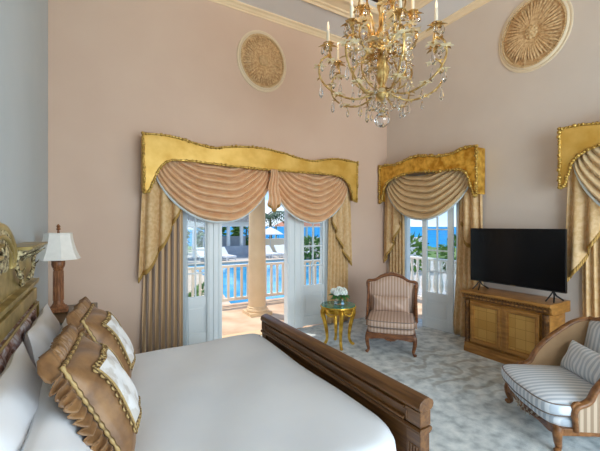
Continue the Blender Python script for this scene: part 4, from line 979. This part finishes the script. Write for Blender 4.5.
# inner scrolled cage of gilt ribs
b = MB()
for k in range(8):
    a = 2 * PI * k / 8 + .1; ca, sa = math.cos(a), math.sin(a)
    b.tube([(r.x * ca, r.x * sa, r.y) for r in spline([(.05, 2.93, 0), (.20, 2.98, 0), (.28, 3.10, 0), (.20, 3.26, 0), (.10, 3.40, 0), (.15, 3.60, 0), (.22, 3.78, 0), (.16, 3.98, 0), (.04, 4.18, 0)], 5)], .0085, 6)
cage = b.build('cage', CHANGOLD, cd, smooth=60)
for k in range(12):
    a = 2 * PI * k / 12; r = .12 + .09 * (k % 2)
    z = 2.87 - .03 * (k % 2)
    m_ = MB().join(D1 if k % 2 else D2, Matrix.Translation((r * math.cos(a), r * math.sin(a), z))); m_.tube([(r * math.cos(a), r * math.sin(a), z), (r * math.cos(a) * .8, r * math.sin(a) * .8, z + .05)], .0015, 4)
    m_.build('crystal_drop', CRYSTAL, cage, smooth=0)
for k in range(14):
    a = 2 * PI * k / 14; r = .16 + .12 * (k % 2); z0 = 3.62 - .12 * (k % 3); b = MB(); x, y = r * math.cos(a), r * math.sin(a)
    for j in range(9): b.ball((x, y, z0 - .042 * j), .015, 6, 4)
    b.tube([(x, y, z0 + .02), (x, y, z0 - .38)], .002, 4)
    b.join(D1, Matrix.Translation((x, y, z0 - .37))); b.build('crystal_strand', CRYSTAL, cage, smooth=0)
    b = MB()
    for j in range(4): q = a + j * 1.7; b.leaf((x * .9, y * .9, z0), (math.cos(q), math.sin(q), .3), .09, .05, .5)
    b.build('gilt_leaf_spray', PALEGILT, cage, smooth=60)
b = MB(); b.ball((0, 0, 2.665), .072, 14, 10); b.build('crystal_ball', CRYSTAL, cd, smooth=0)
b = MB(); b.tube([(0, 0, 2.735), (0, 0, 2.86)], .006, 6); b.lathe([(.02, 2.735), (.03, 2.745), (.012, 2.76)], 10)
b.build('ball_hanger', CHANGOLD, cd, smooth=60)
for k in range(6):
    a = 2 * PI * k / 6; m_ = MB().join(D2, Matrix.Translation((.04 * math.cos(a), .04 * math.sin(a), 2.845))); m_.build('crystal_drop', CRYSTAL, cage, smooth=0)
light('upper_warm_fill', 'POINT', (CHX, CHY, 4.2), (0, 0, 0), 34, (1.0, .70, .40), .16)  # added warm light near the stem top to tint upper walls and ceiling

# ------------------------------------------------------------------ terrace
struct(box(-3, 6.9, YA, 7.1, -.6, -.03).build('terrace_floor', STONE, smooth=0), 'sunlit pinkish stone terrace')
struct(box(XB + T, 6.9, -3.5, YA, -.6, -.03).build('terrace_floor', STONE, smooth=0), 'sunlit pinkish stone side terrace')
struct(box(-1.5, 6.4, YA + T, 5.5, 2.95, 3.15).build('porch_ceiling', EXTW, smooth=0), 'white porch ceiling over the terrace')
def column(label, x, y):
    t = thing('porch_column', label, 'column', (x, y, -.03))
    b = MB(); b.box(-.215, .215, -.215, .215, 0, .06); b.lathe([(.20, .06), (.21, .085), (.20, .11), (.18, .12), (.185, .14), (.165, .155), (.165, .17)], 28); b.build('base', COLSTONE, t, smooth=40)
    MB().lathe([(.165, .17), (.165, 1.0), (.155, 1.9), (.14, 2.72)], 28).build('shaft', COLSTONE, t, smooth=50)
    b = MB(); b.lathe([(.14, 2.72), (.165, 2.74), (.15, 2.77), (.19, 2.84), (.21, 2.86)], 28); b.box(-.22, .22, -.22, .22, 2.86, 2.98); b.build('capital', COLSTONE, t, smooth=40)
column('round sandstone column seen through the open terrace doors', 3.10, 6.05)
def railing(label, p0, p1, m, turned, zt):
    L = math.hypot(p1[0] - p0[0], p1[1] - p0[1]); t = thing('terrace_railing', label, 'railing', (p0[0], p0[1], -.03), math.atan2(p1[1] - p0[1], p1[0] - p0[0]))
    box(0, L, -.05, .05, zt - .05, zt).build('top_rail', m, t, smooth=0, bevel=.01); box(0, L, -.035, .035, .10, .16).build('bottom_rail', m, t, smooth=0, bevel=.006)
    n = int(L / .145); proto = None
    for k in range(n):
        x = (k + .5) * L / n
        if proto is None:
            if turned: proto = MB().lathe([(.035, .16), (.035, .22), (.02, .26), (.05, .42), (.045, .5), (.018, .68), (.03, .78), (.035, zt - .05)], 10).build('baluster', m, t, smooth=50)
            else: proto = box(-.022, .022, -.022, .022, .16, zt - .05).build('baluster', m, t, smooth=0)
            o = proto
        else: o = proto.copy(); COL.objects.link(o); o.parent = t
        o.location = (x, 0, 0)
    for x in (0, L): box(x - .05, x + .05, -.05, .05, 0, zt + .04).build('post', m, t, smooth=0, bevel=.006)
railing('cream picket railing between terrace and pool, left of the column', (-.6, 6.95), (3.35, 6.95), RAILC, False, .85)
railing('cream picket railing between terrace and pool, right of the column', (3.47, 6.95), (6.4, 6.95), RAILC, False, .85)
railing('white balustrade outside the side door', (6.5, 6.85), (6.5, 1.5), RAILW, True, 1.0)

# garden level, pool, sea
gb = MB(); gp = [(40 * math.cos(a), 2 + 40 * math.sin(a)) for a in [2 * PI * i / 48 for i in range(48)]]
gb.prism(gp, lambda a, c, d: (a, c, d), -1.2, -.75); struct(gb.build('garden_ground', GRASS, smooth=0), 'lawn around the pool')
def slab(name, poly, z0, z1, m, label): return struct(MB().prism(poly, lambda a, c, d: (a, c, d), z0, z1).build(name, m, smooth=0), label)
slab('pool_deck_ground', [(-6, 7.1), (20, 7.1), (22, 30), (-8, 30)], -.75, -.62, DECK, 'stone deck around the pool')
slab('pool_water', [(3.5, 8.0), (8.5, 8.0), (10.2, 13), (14.5, 19.5), (4.7, 19.5), (4.5, 14)], -.62, -.60, POOLW, 'bright blue swimming pool water')
slab('pool_coping_ground', [(2, 19.5), (17, 19.5), (17, 20.2), (2, 20.2)], -.62, -.50, COPING, 'pinkish far edge of the pool')
slab('pool_coping_ground', [(2.0, 8.0), (3.5, 8.0), (4.5, 14), (4.7, 19.5), (3.6, 19.5), (3.3, 14)], -.62, -.56, COPING, 'tan left edge of the pool')
slab('sea', [(-3000, 36), (40, -600), (3000, -600), (3000, 4000), (-3000, 4000)], -12, -11.5, SEA, 'blue sea reaching the horizon')

# pavilion across the pool
pv = thing('pool_pavilion', 'white posted pavilion with grey roof across the pool', 'pavilion', (7.9, 24, -.62))
for x in (-2.6, -1.7, -.8, .75, 1.75, 2.5): box(x - .1, x + .1, -.1, .1, 0, 2.2).build('post', EXTW, pv, smooth=0)
box(-2.8, 2.7, -.15, .15, 2.2, 2.55).build('beam', EXTW, pv, smooth=0)
box(-.7, 2.6, 1.3, 1.45, 0, 1.45).build('back_wall', EXTG, pv, smooth=0)
MB().prism([(-.6, 2.55), (2.0, 2.55), (.7, 4.2)], lambda a, c, d: (d, a, c), -3.0, 2.9).build('roof', THATCH, pv, smooth=0)
box(-.7, 2.5, -.4, -.25, .0, .8).build('counter', EXTG, pv, smooth=0)
def parasol(label, x, y, r, z=2.3):
    t = thing('parasol', label, 'parasol', (x, y, -.62))
    MB().lathe([(r, z), (r * .98, z + .06), (r * .5, z + .36), (.03, z + .6)], 8).build('canopy', PARASOL, t, smooth=0); MB().tube([(0, 0, 0), (0, 0, z + .66)], .03, 6).build('pole', EXTW, t)
    MB().lathe([(.25, 0), (.25, .06), (.05, .1)], 10).build('base', EXTG, t)
parasol('white parasol seen through the left glazed panel', 4.6, 21.6, 1.0, 2.0); parasol('white parasol just right of the column beyond the pool', 12.3, 24.6, 1.1, 1.55)
def lounger(label, x, y, rz, m=PARASOL):
    t = thing('pool_lounger', label, 'lounger', (x, y, -.62), rz, 'white loungers along the far side of the pool')
    box(-.33, .33, -.9, .35, .26, .38).build('seat', m, t, smooth=0, bevel=.02)
    MB().prism([(.33, .27), (.33, .39), (.95, .85), (1.0, .76)], lambda a, c, d: (d, a, c), -.33, .33).build('backrest', m, t, smooth=0, bevel=.02)
    for sx in (-.28, .28):
        for sy in (-.8, .3): box(sx - .03, sx + .03, sy - .03, sy + .03, 0, .26).build('leg', m, t, smooth=0)
    return t
l0 = lounger('white pool lounger facing the water beyond the pool', 6.4, 21.6, .2)
for x, y, r in ((3.5, 21.0, -.1), (7.6, 21.4, .1), (10.0, 21.5, .1), (10.9, 21.6, .0), (11.8, 21.5, -.1), (12.7, 21.7, .1), (13.7, 21.8, 0)):
    o = copy_tree(l0); o.location = (x, y, -.62); o.rotation_euler = (0, 0, r)
def palm(label, x, y, h, n=18, L=2.4):
    t = thing('palm_tree', label, 'palm tree', (x, y, -.75)); random.seed(5)
    MB().tube(spline([(0, 0, 0), (.1, 0, h * .5), (.0, 0, h)], 6), [.2, .19, .18, .17, .16, .15, .15, .14, .14, .13, .13, .13, .12], 8).build('trunk', BARK, t)
    b = MB()
    for k in range(n):
        a = 2.4 * k; e0 = random.uniform(-.1, 1.0); d = Vector((math.cos(a), math.sin(a), 0)); pts = [Vector((0, 0, h)) + d * (L * s) + Vector((0, 0, L * (e0 * s - .95 * s * s))) for s in [i / 9 for i in range(10)]]
        b.tube(pts, .022, 4)
        for i in range(1, 10):
            for s in (-1, 1): b.leaf(pts[i], d * .6 + Vector((-d.y, d.x, 0)) * s + Vector((0, 0, -.35)), .9 * (1 - .06 * i), .13, .3)
    b.build('crown', PALM, t, smooth=60)
palm('tall palm right of the column, beyond the pool', 16.1, 32.6, 3.4, 17, 2.4)
def bush(name, label, cat, x, y, z, rx, ry, rz, m, n=260, L=.3, group=None):
    t = thing(name, label, cat, (x, y, z), 0, group); random.seed(int(abs(x * 13 + y * 7))); b = MB()
    for k in range(n):
        d = Vector((random.gauss(0, 1), random.gauss(0, 1), random.gauss(0, 1))).normalized(); q = random.uniform(.55, 1)
        b.leaf((d.x * rx * q, d.y * ry * q, rz + d.z * rz * q), d + Vector((random.uniform(-.5, .5), random.uniform(-.5, .5), .2)), L, L * .5, .3, up=(random.uniform(-1, 1), random.uniform(-1, 1), .5))
    b.build('foliage', m, t, smooth=60); MB().tube([(0, 0, 0), (0, 0, rz * 1.4)], .06, 6).build('stem', BARK, t)
bush('shrub', 'green shrub by the railing behind the left glazed panel', 'shrub', 1.95, 7.75, -.62, .7, .4, .42, HEDGE, 260, .2)
bush('shrub', 'low green shrub at the tan left edge of the pool', 'shrub', 3.3, 10.2, -.62, .35, .4, .25, HEDGE, 160, .15)
bush('shrub', 'leafy green shrub behind the pavilion, left', 'shrub', 5.5, 28.5, -.62, 1.15, .8, 1.5, HEDGE, 420, .5)
bush('shrub', 'leafy green shrub behind the pavilion, middle', 'shrub', 8.75, 28.8, -.62, 1.15, .8, 1.6, HEDGE, 420, .5)
bush('shrub', 'leafy green shrub behind the pavilion, right', 'shrub', 12.1, 29.2, -.62, 1.15, .8, 1.5, HEDGE, 420, .5)
bush('shrub', 'small dark leafy stand-in for an unclear shape among the loungers', 'shrub', 13.55, 23.6, -.62, .32, .3, .75, DARKLEAF, 260, .2)  # leafy stand-in for a dark shape that was not identified
bush('shrub', 'yellow green shrub seen through the right glazed panel', 'shrub', 12.9, 19.6, -.62, 1.0, .6, .75, HEDGE, 300, .3)
bush('shrub', 'leafy green shrub beyond the white balustrade', 'shrub', 13.6, 11.9, -.75, 1.0, 1.0, 1.0, HEDGE, 320, .3)
bush('shrub', 'green shrub seen through the side door panes', 'shrub', 15.8, 10.4, -.75, 1.0, 1.0, .95, HEDGE, 320, .3)
gz = thing('gazebo', 'open terracotta roofed gazebo by the sea', 'gazebo', (21.0, 34.5, -.75))
b = MB(); b.add([(-2.9, -1.5, 2.3), (2.9, -1.5, 2.3), (2.9, 1.5, 2.3), (-2.9, 1.5, 2.3), (-1.2, 0, 3.4), (1.2, 0, 3.4)], [(0, 1, 5, 4), (1, 2, 5), (2, 3, 4, 5), (3, 0, 4), (3, 2, 1, 0)]); b.build('roof', TERRA, gz, smooth=0)
for x in (-2.6, 0, 2.6):
    for y in (-1.3, 1.3): box(x - .09, x + .09, y - .09, y + .09, 0, 2.3).build('post', EXTW, gz, smooth=0)
gw = tag(MB().box(11.8, 20, 26.0, 26.3, -.75, .55).build('garden_wall', EXTC, smooth=0), 'low cream garden wall beyond the loungers', 'wall')
gw2 = tag(MB().box(17.5, 19.5, 15.5, 16.1, -.75, .85).build('garden_pier', EXTW, smooth=0), 'white garden pier beyond the balustrade', 'wall')
